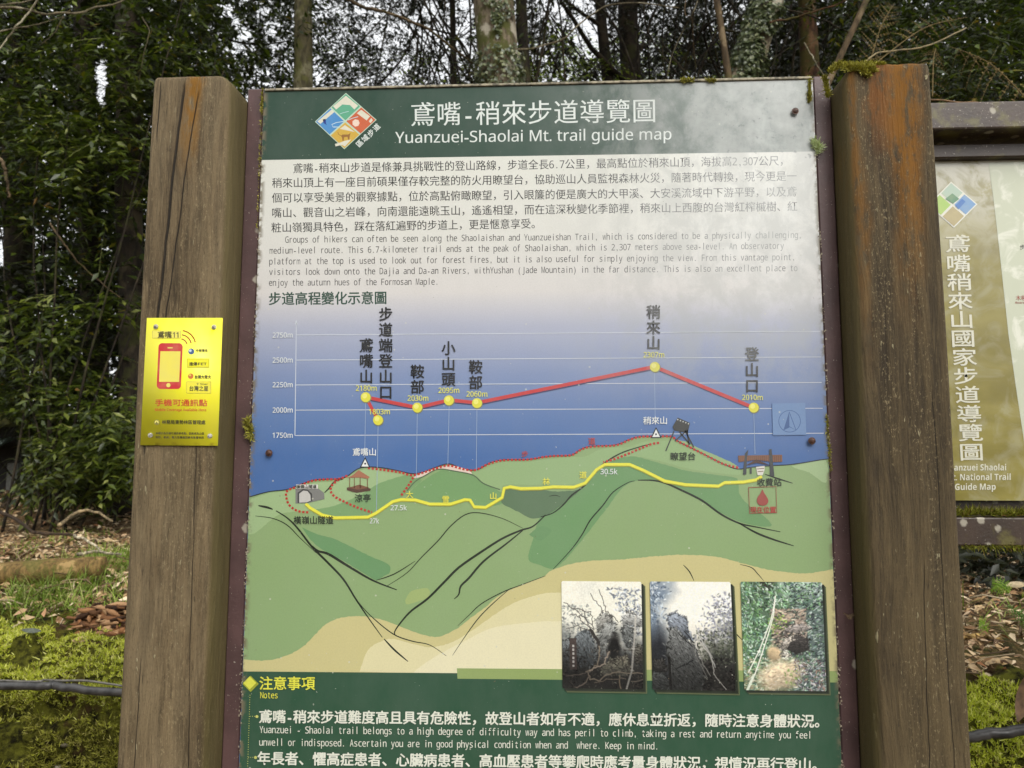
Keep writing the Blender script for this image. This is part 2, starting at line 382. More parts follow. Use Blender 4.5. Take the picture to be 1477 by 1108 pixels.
def post_mesh(x0, x1, top, inner):
    """timber post with softened edges, finely cut so that it can be uneven; inner = -1/+1 side facing the panel"""
    y0, y1 = PF, .085
    prof = []
    rr = {(-1, 'f'): .005, (1, 'f'): .005}; rr[(inner, 'f')] = .016
    def corner(cx, cy, r, a0, k=6):
        for t in range(k+1):
            a = math.radians(a0+90*t/k); prof.append((cx+r*math.cos(a), cy+r*math.sin(a)))
    rl, rrr = rr[(-1, 'f')], rr[(1, 'f')]
    corner(x0+rl, y0+rl, rl, 180); 
    for t in np.linspace(0, 1, 14)[1:-1]: prof.append((x0+rl+(x1-rrr-x0-rl)*t, y0))
    corner(x1-rrr, y0+rrr, rrr, 270); corner(x1-.005, y1-.005, .005, 0, 3); corner(x0+.005, y1-.005, .005, 90, 3)
    prof = np.array(prof); n = len(prof); cx, cy = (x0+x1)/2, (y0+y1)/2
    zs = np.concatenate([np.linspace(-.3, top-.02, 90), [top-.009, top-.004, top-.001, top]])
    sh = np.concatenate([np.ones(90), [.998, .985, .965, .93]])
    V = []
    for z, k in zip(zs, sh):
        p = np.stack([cx+(prof[:, 0]-cx)*k, cy+(prof[:, 1]-cy)*k, np.full(n, z)], -1)
        dz = (vnoise(p*np.array([1, 1, .08]), 60, 4)-.5)*.0022+(vnoise(p*np.array([1, 1, .3]), 8, 9)-.5)*.003
        d = p-np.array([cx, cy, z]); d /= np.linalg.norm(d, axis=1)[:, None]; p = p+d*dz[:, None]
        if z > top-.03:                       # dip of the top edge at the softened inner corner
            q = np.clip(((p[:, 0]-cx)*inner-((x1-x0)/2-.024))/.024, 0, 1); p[:, 2] -= q**1.6*.016*(1 if z > top-.012 else .4)
            p[:, 2] += (vnoise(p, 45, 2)-.5)*.003
        V.append(p)
    V = np.array(V); m_ = len(zs)
    i, j = np.meshgrid(np.arange(m_-1), np.arange(n), indexing='ij'); j2 = (j+1) % n
    Q = np.stack([i*n+j, i*n+j2, (i+1)*n+j2, (i+1)*n+j], -1).reshape(-1, 4)
    V = np.vstack([V.reshape(-1, 3), [[cx, cy, top-.002]]]); jj = np.arange(n)
    T = np.vstack([tri(Q), np.stack([np.full(n, len(V)-1), (m_-1)*n+jj, (m_-1)*n+(jj+1) % n], -1)])
    return mesh_np('post', V, T, True)
lx0, lx1 = at(218, 108, PF)[0], -.030
lx0 = (lx0+at(171, 1100, PF)[0])/2
rx0, rx1 = .930, (at(1338, 95, PF)[0]+at(1407, 1100, PF)[0])/2
ltop, rtop = at(275, 109, PF)[2], at(1270, 91, PF)[2]
M_wl = wood_mat('weathered_post_left', (116, 98, 70), (66, 54, 36), (152, 134, 102),
                [(lx0+.068, .016, ltop, .19, .95, (134, 92, 22))], 1.0,
                [(lx0+.052, .06, ltop, .62, .0026), (lx0+.096, -.02, ltop-.5, .7, .0007), (lx0+.012, 0.0, ltop, .12, .001), (lx0+.075, .09, ltop-.02, .5, .0012), (lx0+.03, .02, ltop-.9, .8, .0008)])
M_wr = wood_mat('weathered_post_right', (90, 76, 52), (54, 45, 31), (116, 100, 70),
                [(rx0+.084, .027, rtop, .46, .9, (132, 86, 12)), (rx0+.014, .012, rtop, .55, .75, (122, 82, 22)), (rx0+.055, .022, rtop, .2, .6, (134, 80, 20))], -1.0,
                [(rx0+.105, .0, rtop-.5, 1.0, .0007), (rx0+.08, .03, rtop-.75, .7, .0007)])
postL = link('post', post_mesh(lx0, lx1, ltop, 1), M_wl, board)
postR = link('post', post_mesh(rx0, rx1, rtop, -1), M_wr, board); postR['label'] = 'right post streaked with orange algae and capped with moss'
pt = at(775, 117, 0)[2]                     # top of the panel
PZ0, PX0, PX1 = .62, .0, .900
def ztop(x): return at(379, 127, 0)[2]*(1-x/.9)+at(1171, 114, 0)[2]*(x/.9)
fr = bmesh.new()
zt = ztop(.45)
box_bm(-.0295, -.0022, .004, .045, PZ0-.04, zt+.004, .002, 1, fr); box_bm(.9022, .9295, .004, .045, PZ0-.04, zt+.004, .002, 1, fr)
box_bm(.0025, .8975, .006, .045, zt-.02, zt+.003, .001, 1, fr); box_bm(.0025, .8975, .006, .045, PZ0-.04, PZ0+.01, .001, 1, fr)
link('frame', mesh_bm('frame', fr), M_steel, board)
link('backing', mesh_bm('backing', box_bm(-.0200, .9200, .0455, .06, PZ0-.03, zt-.004)), flat_mat('rust_dark', (52, 30, 22), .8, .4), board)
# thin pale trim along the top edge of the sheet
link('top_trim', mesh_bm('top_trim', box_bm(.002, .898, -.003, .006, zt-.0035, zt+.0005, .0006, 1)), M_edge, board)

# panel base: body tint grading from near white through lilac grey to blue, as printed
m, nt, b = newmat('panel_print', .3)
g, P, X, Y, Z = pos(nt)
zr = [at(760, y, 0)[2] for y in (225, 330, 420, 470, 540, 600, 660)]
mr = nd(nt, 'ShaderNodeMapRange', {0: Z, 1: zr[-1], 2: zr[0]})
ramp = nd(nt, 'ShaderNodeValToRGB', {0: mr.outputs[0]}); cr = ramp.color_ramp
cols = [(224, 224, 214), (220, 219, 211), (214, 210, 206), (172, 176, 194), (128, 144, 180), (96, 124, 172), (72, 108, 164)]
while len(cr.elements) < 7: cr.elements.new(.5)
for e, z, c in zip(list(cr.elements), reversed(zr), reversed(cols)): e.position = (z-zr[-1])/(zr[0]-zr[-1]); e.color = lin(*c)
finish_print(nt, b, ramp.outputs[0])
panel = link('panel', mesh_bm('panel', box_bm(PX0, PX1, 0, .004, PZ0, zt-.002)), m, board)

LAY = [0.0]
def Ly(): LAY[0] += 1; return -.00002*LAY[0]
def flatpoly(polys, y, Y=0.0):
    """list of pixel polygons laid on the plane Y (panel), as one flat sheet at depth offset y"""
    V = []; T = []; n = 0
    for p in polys:
        pts = [Vector((at(a, c, Y)[0], 0, at(a, c, Y)[2])) for a, c in p]
        w = [Vector((q.x, q.z, 0)) for q in pts]
        tr = tessellate_polygon([w])
        for t in tr:
            a, b_, c_ = (w[k] for k in t)
            if (b_-a).cross(c_-a).z < 0: t = (t[0], t[2], t[1])
            T.append([k+n for k in t])
        V += [(q.x, Y+y, q.z) for q in pts]; n += len(pts)
    return V, T
def prt(name, polys, rgb, y=None, parent=None, Y=0.0, wea=True, mat=None):
    if y is None: y = Ly()
    if name in ('profile_marker', 'summit_mark', 'emblem', 'phone_icon', 'carrier_mark', 'carrier_box') and len(polys) > 1:
        for p in polys: o = prt(name, [p], rgb, y, parent, Y, wea, mat)
        return o
    V, T = flatpoly(polys, y, Y)
    return link(name, mesh_np(name, V, T), mat or pmat(rgb, wea), parent or panel)
def densify(p, step_=3.0, rag=0.0, seed=0, closed=True):
    r = random.Random(seed); out = []; n = len(p)
    for i in range(n if closed else n-1):
        a, b_ = p[i], p[(i+1) % n]; L = math.dist(a, b_); k = max(1, int(L/step_))
        for t in range(k):
            q = (a[0]+(b_[0]-a[0])*t/k+(r.random()-.5)*rag, a[1]+(b_[1]-a[1])*t/k+(r.random()-.5)*rag); out.append(q)
    if not closed: out.append(p[-1])
    return out
def smooth2(p, n=8):
    c = [(*q, 0) for q in p]; o = curve_pts(c, n*(len(p)-1)+1); return [(a[0], a[1]) for a in o]
def stroke(p, w, taper=False, w2=None):
    """polyline -> quads (as polygons)"""
    p = np.asarray(p, float); T = np.gradient(p, axis=0); T /= np.linalg.norm(T, axis=1)[:, None]+1e-9
    N = np.stack([-T[:, 1], T[:, 0]], -1); m_ = len(p); ww = np.full(m_, w/2.)
    if taper: t = np.linspace(0, 1, m_); ww = ww*(.35+.65*np.sin(np.clip(t*3.0+.15, 0, math.pi)))
    L = p+N*ww[:, None]; R = p-N*ww[:, None]
    return [[tuple(L[i]), tuple(L[i+1]), tuple(R[i+1]), tuple(R[i])] for i in range(m_-1)]
def rect(x0, y0, x1, y1): return [(x0, y0), (x1, y0), (x1, y1), (x0, y1)]
def circ(x, y, r, n=18, ry=None): return [(x+r*math.cos(a*2*math.pi/n), y+(ry or r)*math.sin(a*2*math.pi/n)) for a in range(n)]
def dots(p, size=3.0, per=5.6):
    p = np.asarray(p, float); d = np.r_[0, np.cumsum(np.linalg.norm(np.diff(p, axis=0), axis=1))]; out = []
    for s in np.arange(0, d[-1], per):
        a = [np.interp(s, d, p[:, k]) for k in (0, 1)]; b_ = [np.interp(min(s+size, d[-1]), d, p[:, k]) for k in (0, 1)]
        if math.dist(a, b_) > .5: out += stroke([a, b_], size)
    return out
def Z1(p): return [(340+x*.2979, 100+y*.2979) for x, y in p]
def Z3(p): return [(340+x*.2979, 410+y*.2979) for x, y in p]
def Z4(p): return [(760+x*.2979, 410+y*.2979) for x, y in p]
def Z5(p): return [(340+x*.2979, 640+y*.2979) for x, y in p]
def Z6(p): return [(780+x*.2979, 640+y*.2979) for x, y in p]

# ---- lettering
tc = bpy.data.curves.new('lettering', 'FONT'); tc.fill_mode = 'FRONT'; tc.resolution_u = 3
to = bpy.data.objects.new('lettering', tc); COL.objects.link(to)
_gc = {}
def sansify(s, bold=False):
    b0 = (0x1D5D4, 0x1D5EE, 0x1D7EC) if bold else (0x1D5A0, 0x1D5BA, 0x1D7E2)
    return ''.join(chr(b0[0]+ord(c)-65) if 'A' <= c <= 'Z' else chr(b0[1]+ord(c)-97) if 'a' <= c <= 'z' else chr(b0[2]+ord(c)-48) if '0' <= c <= '9' else c for c in s)
_g0 = {}
def rawglyph(s):
    tc.body = s
    dg = bpy.context.evaluated_depsgraph_get(); me = bpy.data.meshes.new_from_object(to.evaluated_get(dg))
    V = np.array([v.co[:2] for v in me.vertices]).reshape(-1, 2); T = []
    for p in me.polygons:
        vs = list(p.vertices)
        for q in range(1, len(vs)-1): T.append((vs[0], vs[q], vs[q+1]))
    bpy.data.meshes.remove(me); _g0[s] = (V, np.array(T, dtype=int).reshape(-1, 3)); return _g0[s]
def glyph(s, wt=0.0):
    k = (s, wt)
    if k not in _gc:
        if s in _g0: V, T = _g0[s]
        else: V, T = rawglyph(s)
        V, T = V.copy(), T.copy(); dy = np.zeros(len(V))
        if wt > .003:                              # heavier strokes: the outline struck again slightly shifted
            sh = [(wt, 0), (-wt, 0)]+([(0, wt*.8), (0, -wt*.8)] if wt > .008 else [])
            V0, T0 = V, T; n0 = len(V0)
            for q, (a, b_) in enumerate(sh): V = np.vstack([V, V0+[a, b_]]); T = np.vstack([T, T0+n0*(q+1)]); dy = np.r_[dy, np.full(n0, -.000003*(q+1))]
        _gc[k] = (V, T, dy)
    return _gc[k]
HALF = set('-.,0123456789 ()')
class Text:
    def __init__(s, Y=0.0): s.accs = []; s.Y = Y
    def new(s): s.accs.append(Acc())
    def put(s, G, fx):
        V, T, dy = G
        if len(V) == 0: return
        p = [fx(a, b_) for a, b_ in V]; W = np.array([at(q[0], q[1], s.Y) for q in p])
        a, b_, c = W[T[:, 0]], W[T[:, 1]], W[T[:, 2]]
        cr = (b_[:, 0]-a[:, 0])*(c[:, 2]-a[:, 2])-(b_[:, 2]-a[:, 2])*(c[:, 0]-a[:, 0])
        T = np.where((cr < 0)[:, None], T[:, [0, 2, 1]], T)
        W[:, 1] = dy; s.accs[-1].add(W, T)
    def row(s, txt, x0, y0, x1, y1, h, wt=0.0, fill=1.0):
        """full-width characters in equal cells from (x0,y0) to (x1,y1) (line centre)"""
        s.new()
        w = [.5 if c in HALF else 1. for c in txt]; tot = sum(w); u = 0
        for c, k in zip(txt, w):
            cc = c
            a = u/tot; cx = x0+(x1-x0)*(u+k/2)/tot; cy = y0+(y1-y0)*(u+k/2)/tot; pit = math.hypot(x1-x0, y1-y0)/tot
            if c != ' ':
                if k == 1: G = glyph(c, wt); sx = pit*fill; ox = .5
                else:
                    G = glyph(sansify(c), wt); sx = pit*.92; ox = (G[0][:, 0].min()+G[0][:, 0].max())/2
                ax, ay = (x1-x0)/math.hypot(x1-x0, y1-y0), (y1-y0)/math.hypot(x1-x0, y1-y0)
                s.put(G, lambda p, q: (cx+(p-ox)*sx*ax+(q-.38)*h*ay, cy+(p-ox)*sx*ay-(q-.38)*h*ax))
            u += k
        return s
    def mono(s, txt, x0, y0, x1, y1, em, wt=.004):
        s.new()
        n = len(txt); pit = (x1-x0)/n
        for i_, c in enumerate(txt):
            if c == ' ': continue
            G = glyph(sansify(c), wt); V = G[0]; w = V[:, 0].max()-V[:, 0].min(); ox = (V[:, 0].min()+V[:, 0].max())/2
            sx = min(em*.80, pit*.88/w); cx = x0+pit*(i_+.5); cy = y0+(y1-y0)*(i_+.5)/n; sl = (y1-y0)/(x1-x0)
            s.put(G, lambda p, q: (cx+(p-ox)*sx, cy+(p-ox)*sx*sl-(q-.34)*em))
        return s
    def fit(s, txt, x0, y0, x1, y1, em, wt=0.0, bold=False):
        """proportional line fitted to the span, y = baseline"""
        s.new()
        G = glyph(sansify(txt, bold), wt); V = G[0]; a, w = V[:, 0].min(), V[:, 0].max()-V[:, 0].min(); sl = (y1-y0)/(x1-x0)
        k = (x1-x0)/w
        s.put(G, lambda p, q: (x0+(p-a)*k, y0+(p-a)*k*sl-q*em)); return s
    def col(s, txt, x, ya, yb, w, wt=.0, x2=None, hs=.95):
        s.new()
        n = len(txt); pit = (yb-ya)/n; x2 = x if x2 is None else x2
        for i_, c in enumerate(txt):
            cy = ya+pit*(i_+.5); cx = x+(x2-x)*(i_+.5)/n
            s.put(glyph(c, wt), lambda p, q: (cx+(p-.5)*w, cy-(q-.38)*pit*hs))
        return s
    def done(s, name, rgb, parent, y=None, wea=True):
        y = Ly() if y is None else y
        for a in s.accs:
            V = np.vstack(a.V); V[:, 1] += s.Y+y
            o = link(name, mesh_np(name, V, np.vstack(a.T)), pmat(rgb, wea), parent); o['kind'] = 'stuff'

# header and notes bands
def EDG(X, py):
    z_ = at(738, py, 0)[2]; return float(proj([[X, 0, z_]])[0][0])
HDY = Ly()
prt('header_band', [[(EDG(.0004, 128.5), 128.5), (EDG(.8996, 115), 115), (EDG(.8996, 218.5), 218.5), (EDG(.0004, 231), 231)]], (44, 72, 58), HDY)
y_ = Ly()
sil = Z3([(62, 1034), (75, 1028), (160, 1005), (245, 995), (300, 975), (370, 950), (430, 945), (500, 942), (540, 930), (590, 895), (640, 885), (700, 888), (770, 900), (850, 917), (900, 912), (960, 890), (1030, 870), (1090, 890), (1140, 900), (1180, 895), (1230, 865), (1300, 850), (1400, 850), (1470, 842)]) \
    + Z4([(60, 840), (130, 832), (215, 828), (260, 800), (310, 785), (430, 778), (500, 750), (550, 738), (620, 738), (700, 738), (730, 760), (800, 795), (870, 830), (950, 870), (1020, 895), (1100, 885), (1200, 878), (1290, 872), (1449, 846)])
hill = smooth2(sil, 4)
def EDG(X, py):
    z_ = at(738, py, 0)[2]; return float(proj([[X, 0, z_]])[0][0])
hill = [(EDG(.0004, hill[0][1]), hill[0][1])]+[h for h in hill[1:-1] if EDG(.0004, h[1]) < h[0] < EDG(.8996, h[1])]+[(EDG(.8996, hill[-1][1]), hill[-1][1])]
prt('hill_print', [hill+[(EDG(.8996, 984), 984), (EDG(.0004, 968.5), 968.5)]], (142, 168, 116), y_)
y_ = Ly()
def area(name, pts, rgb, seed=1, rag=.8, y=None):
    return prt(name, [densify(smooth2(pts+pts[:1], 4)[:-1], 2.5, rag, seed)], rgb, y)
area('hill_print', Z5([(72, 268), (160, 240), (245, 230), (300, 210), (370, 190), (500, 180), (590, 135), (640, 122), (700, 125), (770, 140), (820, 150), (700, 190), (600, 250), (480, 300), (380, 320), (240, 335), (190, 355), (66, 440)]), (158, 184, 134), 2, .6, y_)
area('hill_print', Z5([(1180, 132), (1230, 104), (1300, 89), (1400, 88), (1477, 80)])+Z6([(60, 73), (130, 66), (215, 62), (270, 35), (330, 20), (430, 16), (500, -8), (620, -14), (700, -12), (760, 20), (870, 66), (950, 108), (960, 150), (840, 140), (700, 118), (560, 80), (430, 60), (330, 90), (270, 120), (200, 190), (0, 200)])+Z5([(1300, 200), (1290, 235), (1200, 190), (1150, 145)]), (148, 176, 124), 3, .6, y_)
y_ = Ly()
area('hill_print', Z5([(380, 320), (480, 300), (600, 250), (700, 190), (820, 155), (870, 165), (900, 180), (840, 230), (800, 262), (740, 290), (650, 345), (480, 350), (400, 330)]), (124, 160, 108), 4, .6, y_)
area('hill_print', Z5([(840, 235), (900, 185), (1000, 125), (1060, 125), (1140, 150), (1200, 195), (1290, 240), (1290, 290), (1210, 305), (1150, 305), (1130, 268), (1000, 288), (850, 262)]), (120, 158, 105), 5, .6, y_)
area('hill_print', Z5([(320, 405), (400, 440), (460, 455), (520, 480), (640, 540), (700, 565), (745, 590), (745, 625), (720, 640), (680, 660), (640, 640), (560, 590), (480, 545), (400, 500), (350, 450)]), (108, 150, 102), 6, .6, y_)
area('hill_print', Z5([(820, 760), (850, 715), (920, 700), (940, 715), (930, 745), (880, 765), (830, 778)]), (160, 178, 115), 7, .6, y_)
area('hill_print', Z6([(190, 225), (240, 170), (300, 105), (430, 62), (560, 90), (700, 130), (840, 150), (950, 170), (960, 240), (1010, 300), (1080, 350), (1115, 400), (1000, 390), (880, 340), (760, 270), (640, 200), (600, 185), (470, 178), (390, 220), (330, 300), (260, 390), (180, 490), (120, 560), (60, 605), (0, 590), (-60, 560), (-40, 470), (0, 350), (100, 300)]), (112, 152, 102), 8, .8, y_)
area('hill_print', Z6([(1215, 108), (1300, 92), (1379, 80), (1382, 190), (1300, 140), (1240, 122)]), (166, 190, 142), 9, .6, y_)
area('hill_print', Z5([(1420, 440), (1477, 400), (1530, 420), (1477, 470)]), (108, 148, 100), 9, .6, Ly())
area('hill_print', Z5([(1290, 232), (1300, 216), (1380, 222), (1477, 222)])+Z6([(60, 232), (150, 228), (190, 225), (100, 300), (20, 350), (-40, 362), (-90, 340), (-150, 310), (-190, 285)]), (94, 120, 90), 10, .9, Ly())
y_ = Ly()
tan = Z5([(42, 1045), (150, 1050), (250, 1025), (330, 980), (380, 930), (430, 880), (500, 845), (600, 835), (700, 850), (760, 870), (860, 910), (950, 935), (1000, 930), (1080, 890), (1130, 850), (1200, 800), (1300, 720), (1477, 650)])+Z6([(60, 610), (200, 572), (400, 560), (560, 545), (700, 538), (850, 548), (960, 575), (1100, 610), (1250, 628), (1340, 622), (1412, 608)])
tan = densify(smooth2(tan, 4), 2.5, .9, 11, False)
prt('hill_print', [[(EDG(.0004, 951), 951)]+tan[2:]+[(EDG(.8996, 822), 822), (EDG(.8996, 984), 984), (EDG(.0004, 968.5), 968.5)]], (203, 194, 138), y_)
y_ = Ly()
cream = smooth2(Z5([(600, 1103), (640, 1000), (700, 960), (760, 945), (860, 970), (950, 985), (1050, 960), (1150, 900), (1250, 830), (1350, 770), (1477, 728)])+Z6([(100, 722), (300, 720), (500, 716)]), 4)
prt('hill_print', [densify(cream, 2.5, .9, 12, False)+Z6([(500, 1130), (430, 1130)])+[(659, 974)]], (222, 214, 168), y_)
prt('hill_print', [densify(smooth2(Z5([(860, 1108), (950, 1040), (1100, 960), (1250, 890), (1477, 862)])+Z6([(100, 860), (500, 858)]), 4), 2.5, .8, 13, False)+Z6([(500, 1130)])], (230, 223, 186), Ly())
# dark green notes area + sage strip
prt('notes_band', [[(EDG(.0004, 968.5), 968.5), (660, 971), (EDG(.8996, 979), 979), (EDG(.8996, 1250), 1250), (EDG(.0004, 1250), 1250)]], (46, 82, 60))
prt('sage_strip', [[(659, 964), (EDG(.8996, 968), 968), (EDG(.8996, 984.5), 984.5), (660, 979)]], (146, 165, 102))
# ink lines of the ridges
y_ = Ly()
ink = []
for p, w in ((Z5([(110, 300), (150, 308), (180, 318)]), 2.4), (Z5([(195, 325), (250, 360), (300, 410), (370, 500), (440, 570), (520, 655), (580, 750), (640, 840), (710, 938)]), 2.3), (Z5([(718, 945), (770, 1000), (835, 1055)]), 2.0),
             (Z5([(95, 350), (180, 362), (250, 395), (310, 455), (390, 530)]), 1.1), (Z5([(370, 495), (400, 520), (450, 535), (540, 590), (660, 660), (780, 708)]), 2.8),
             (Z5([(580, 750), (650, 830), (760, 920), (850, 955), (940, 975), (1020, 1028)]), 1.2), (Z5([(680, 662), (770, 630), (870, 568)]), 1.2),
             (Z5([(735, 688), (830, 625), (900, 550), (980, 470), (1040, 400), (1110, 345), (1180, 335), (1290, 362), (1390, 410)]), 1.2),
             (Z5([(1500, 345), (1440, 400), (1380, 420), (1290, 460), (1180, 530), (1080, 600), (1010, 670), (930, 750), (850, 810), (800, 865), (770, 910), (775, 930)]), 2.5),
             (Z5([(1390, 420), (1310, 485), (1200, 570), (1130, 650), (1090, 690), (1080, 730), (1058, 752)]), 2.3),
             (Z5([(1500, 640), (1380, 685), (1290, 720), (1190, 775), (1130, 830), (1075, 882)]), 1.1), (Z5([(1330, 700), (1250, 770), (1180, 840), (1120, 920), (1050, 1025)]), 1.1),
             (Z6([(0, 355), (60, 335), (110, 295), (150, 250), (215, 200), (290, 110), (380, 50), (480, 15), (530, 2)]), 1.8),
             (Z6([(60, 608), (150, 510), (200, 440), (240, 370), (300, 300), (350, 235), (420, 190), (455, 180)]), 1.4),
             (Z6([(470, 177), (540, 178), (600, 190), (680, 225), (780, 275), (870, 340), (960, 385), (1050, 405), (1160, 427)]), 2.2),
             (Z6([(960, 385), (1040, 430), (1120, 462), (1225, 495)]), 2.2), (Z6([(1085, 148), (1150, 170), (1220, 192)]), 1.6), (Z6([(690, 587), (720, 620), (742, 665)]), 1.2),
             (Z6([(965, 585), (1020, 600), (1050, 630), (1080, 665)]), 1.0), (Z6([(925, 895), (950, 925), (980, 955)]), 1.2), (Z6([(40, 255), (70, 250), (95, 258)]), .8),
             (Z3([(430, 1010), (450, 990), (480, 955), (520, 945)]), 1.6)):
    ink += stroke(smooth2(p, 5), w*1.35, True)
prt('ridge_line', ink, (38, 46, 34), y_)['kind'] = 'stuff'
prt('ridge_line', stroke(hill[1:175], 1.5), (38, 46, 52), Ly())
prt('rock_print', [smooth2(Z3([(860, 935), (900, 915), (960, 895), (1030, 878), (1100, 890), (1145, 918), (1060, 905), (980, 898), (920, 925), (870, 940)]), 3)], (228, 206, 192), Ly())
prt('ridge_line', stroke(smooth2(Z3([(830, 1000), (870, 955), (920, 925), (980, 896), (1060, 905), (1150, 925), (1200, 965), (1280, 995)]), 5), 1.7), (92, 112, 84), Ly())
# chart grid
y_ = Ly(); gl = []
for l, r in (((428, 483.3), (1183, 478)), ((427.5, 519.6), (1184, 515)), ((427, 555.4), (1185, 551.8)), ((426, 591.7), (1186.5, 589)), ((425.5, 628.3), (1188, 625))): gl += stroke([l, r], 1.0)
gl += stroke([(427.5, 466), (425.5, 628.3)], 1.1)+[[(427.3, 461.5), (429.6, 468), (425, 468)]]
prt('chart_grid', gl, (208, 214, 222), y_)['kind'] = 'stuff'
gl = []
for x0_, y0_, x1_, y1_ in ((527.5, 578, 526, 663), (545.5, 610, 543, 738), (602, 592, 600.5, 690), (648, 582, 646, 670), (688, 586, 687, 679), (944, 534, 945, 603), (1087, 592, 1089, 655)): gl += stroke([(x0_, y0_), (x1_, y1_)], .7)
prt('chart_grid', gl, (158, 176, 200), Ly())['kind'] = 'stuff'
# profile line, markers
prof = [(528, 573), (602, 588), (648, 577), (688, 581), (944, 529), (1087, 588)]
y_ = Ly(); sh = []
for a, b_ in zip(prof[:-1], prof[1:]): sh += stroke([(a[0]+1, a[1]+2.6), (b_[0]+1, b_[1]+2.6)], 3.4)
prt('profile_shadow', sh, (72, 62, 96), y_)
y_ = Ly(); sh = []
for a, b_ in zip(prof[:-1], prof[1:]): sh += stroke([a, b_], 5.0)
sh += stroke([(528, 573), (545, 606)], 4.6)
prt('profile_line', sh, (196, 62, 62), y_)
y_ = Ly()
MK = [(527.5, 573), (545.3, 606), (602, 588), (647.5, 577.5), (688, 581.5), (944.5, 529.3), (1087, 588)]
prt('profile_marker', [circ(x+.8, y+1, 7.7) for x, y in MK], (128, 128, 92), y_)
prt('profile_marker', [circ(x, y, 7.2) for x, y in MK], (222, 216, 66), Ly())
prt('profile_marker', [circ(x-1.5, y-1.8, 3.6) for x, y in MK], (236, 232, 120), Ly())
# dashed trails and forest road
y_ = Ly(); dd = []
for p in (Z3([(352, 1105), (300, 1098), (260, 1070), (245, 1030), (250, 1000), (300, 980), (370, 952), (440, 945), (500, 943), (545, 925)]), Z3([(500, 945), (462, 980), (470, 1020), (530, 1055), (600, 1085), (660, 1105)]),
          Z3([(640, 890), (720, 900), (800, 912), (860, 925), (960, 895), (1030, 878), (1100, 895), (1160, 900), (1230, 868), (1300, 852), (1400, 850), (1460, 843)])+Z4([(60, 840), (130, 832), (215, 828), (260, 802), (310, 787), (430, 780), (500, 752), (550, 739), (620, 738), (700, 738), (730, 760), (800, 795), (870, 830), (950, 870), (1030, 890)]),
          Z3([(860, 935), (840, 970), (800, 1025)]), Z4([(640, 768), (600, 775), (540, 800), (480, 825), (420, 848), (370, 862)])): dd += dots(smooth2(p, 6), 3.3, 5.6)
prt('dashed_trail', dd, (186, 54, 50), y_)['kind'] = 'stuff'
road = Z5([(340, 290), (360, 310), (420, 345), (480, 358), (640, 355), (680, 335), (760, 280), (800, 270), (870, 272), (940, 292), (1040, 292), (1110, 270), (1135, 272), (1155, 305), (1210, 308), (1240, 290), (1290, 260), (1300, 215), (1330, 208), (1380, 217)])+Z6([(0, 215), (60, 208), (160, 210), (215, 190), (270, 125), (310, 100), (430, 100), (500, 130), (600, 180), (700, 198), (860, 205), (890, 188), (980, 185), (1040, 175), (1070, 158)])
prt('road_line', stroke([(x, y+.8) for x, y in road], 5.0), (176, 172, 62), Ly())
prt('road_line', stroke(road, 3.8), (232, 228, 76), Ly())
# small printed drawings: summit triangles, pavilion, tunnel, lookout tower, toll station, compass, "you are here"
y_ = Ly()
tr1 = [Z3([(601, 888), (652, 888), (627, 836)]), Z4([(599, 745), (652, 745), (625, 691)])]
prt('summit_mark', tr1, (30, 34, 40), y_); prt('summit_mark', [Z3([(609, 883), (644, 883), (627, 847)]), Z4([(607, 740), (644, 740), (625, 702)])], (232, 234, 230), Ly()); prt('summit_mark', [circ(*Z3([(627, 869)])[0], 1.4), circ(*Z4([(625, 727)])[0], 1.4)], (30, 30, 34), Ly())
y_ = Ly()
prt('tunnel_print', [Z3([(290, 990), (330, 985), (395, 985), (428, 1010), (430, 1040), (345, 1060), (290, 1062)])], (126, 126, 122), y_)
prt('tunnel_print', [Z3([(300, 1060), (300, 1010), (325, 992), (350, 995), (370, 1015), (372, 1050), (345, 1060)])], (70, 70, 70), Ly())
prt('tunnel_print', [Z3([(308, 1058), (308, 1015), (328, 999), (348, 1002), (362, 1020), (364, 1048), (345, 1056)])], (196, 194, 188), Ly())
prt('tunnel_print', [Z3([(293, 970), (398, 970), (398, 990), (293, 990)])], (222, 218, 212), Ly())
y_ = Ly()
prt('pavilion_print', [Z3([(538, 985), (600, 975), (655, 990), (652, 1000), (585, 1010), (540, 998)])], (86, 60, 48), y_)
prt('pavilion_print', [Z3([(548, 985), (600, 970), (648, 985), (590, 995)])]+[q for a in (552, 575, 603, 638) for q in stroke(Z3([(a, 935), (a, 988)]), 1.1)], (124, 84, 62), Ly())
prt('pavilion_print', [Z3([(540, 938), (570, 922), (596, 900), (650, 934), (640, 942), (600, 936)])], (166, 108, 82), Ly())
y_ = Ly()
tw = []
for p in ([(672, 808), (712, 712)], [(808, 790), (765, 708)], [(716, 760), (770, 712)], [(790, 775), (738, 715)], [(775, 705), (785, 780)]): tw += stroke(Z4(p), 1.7)
tw += [Z4([(705, 690), (730, 646), (790, 672), (778, 720), (712, 708)])]
prt('tower_print', tw, (62, 64, 62), y_); prt('tower_print', [circ(*Z4([(730+i_*13, 656+i_*5)])[0], 1.1, 6) for i_ in range(5)], (190, 192, 188), Ly())
y_ = Ly()
prt('toll_station_print', [Z4([(1022, 830), (1235, 826), (1236, 860), (1195, 862), (1110, 850), (1024, 862)])], (128, 88, 66), y_)
prt('toll_station_print', [q for k in range(22) for q in stroke(Z4([(1026+k*9.6, 830), (1026+k*9.6, 860)]), .7)], (94, 64, 50), Ly())['kind'] = 'stuff'
prt('toll_station_print', [Z4([(1055, 880), (1110, 848), (1175, 876), (1110, 866)])], (78, 54, 46), Ly())
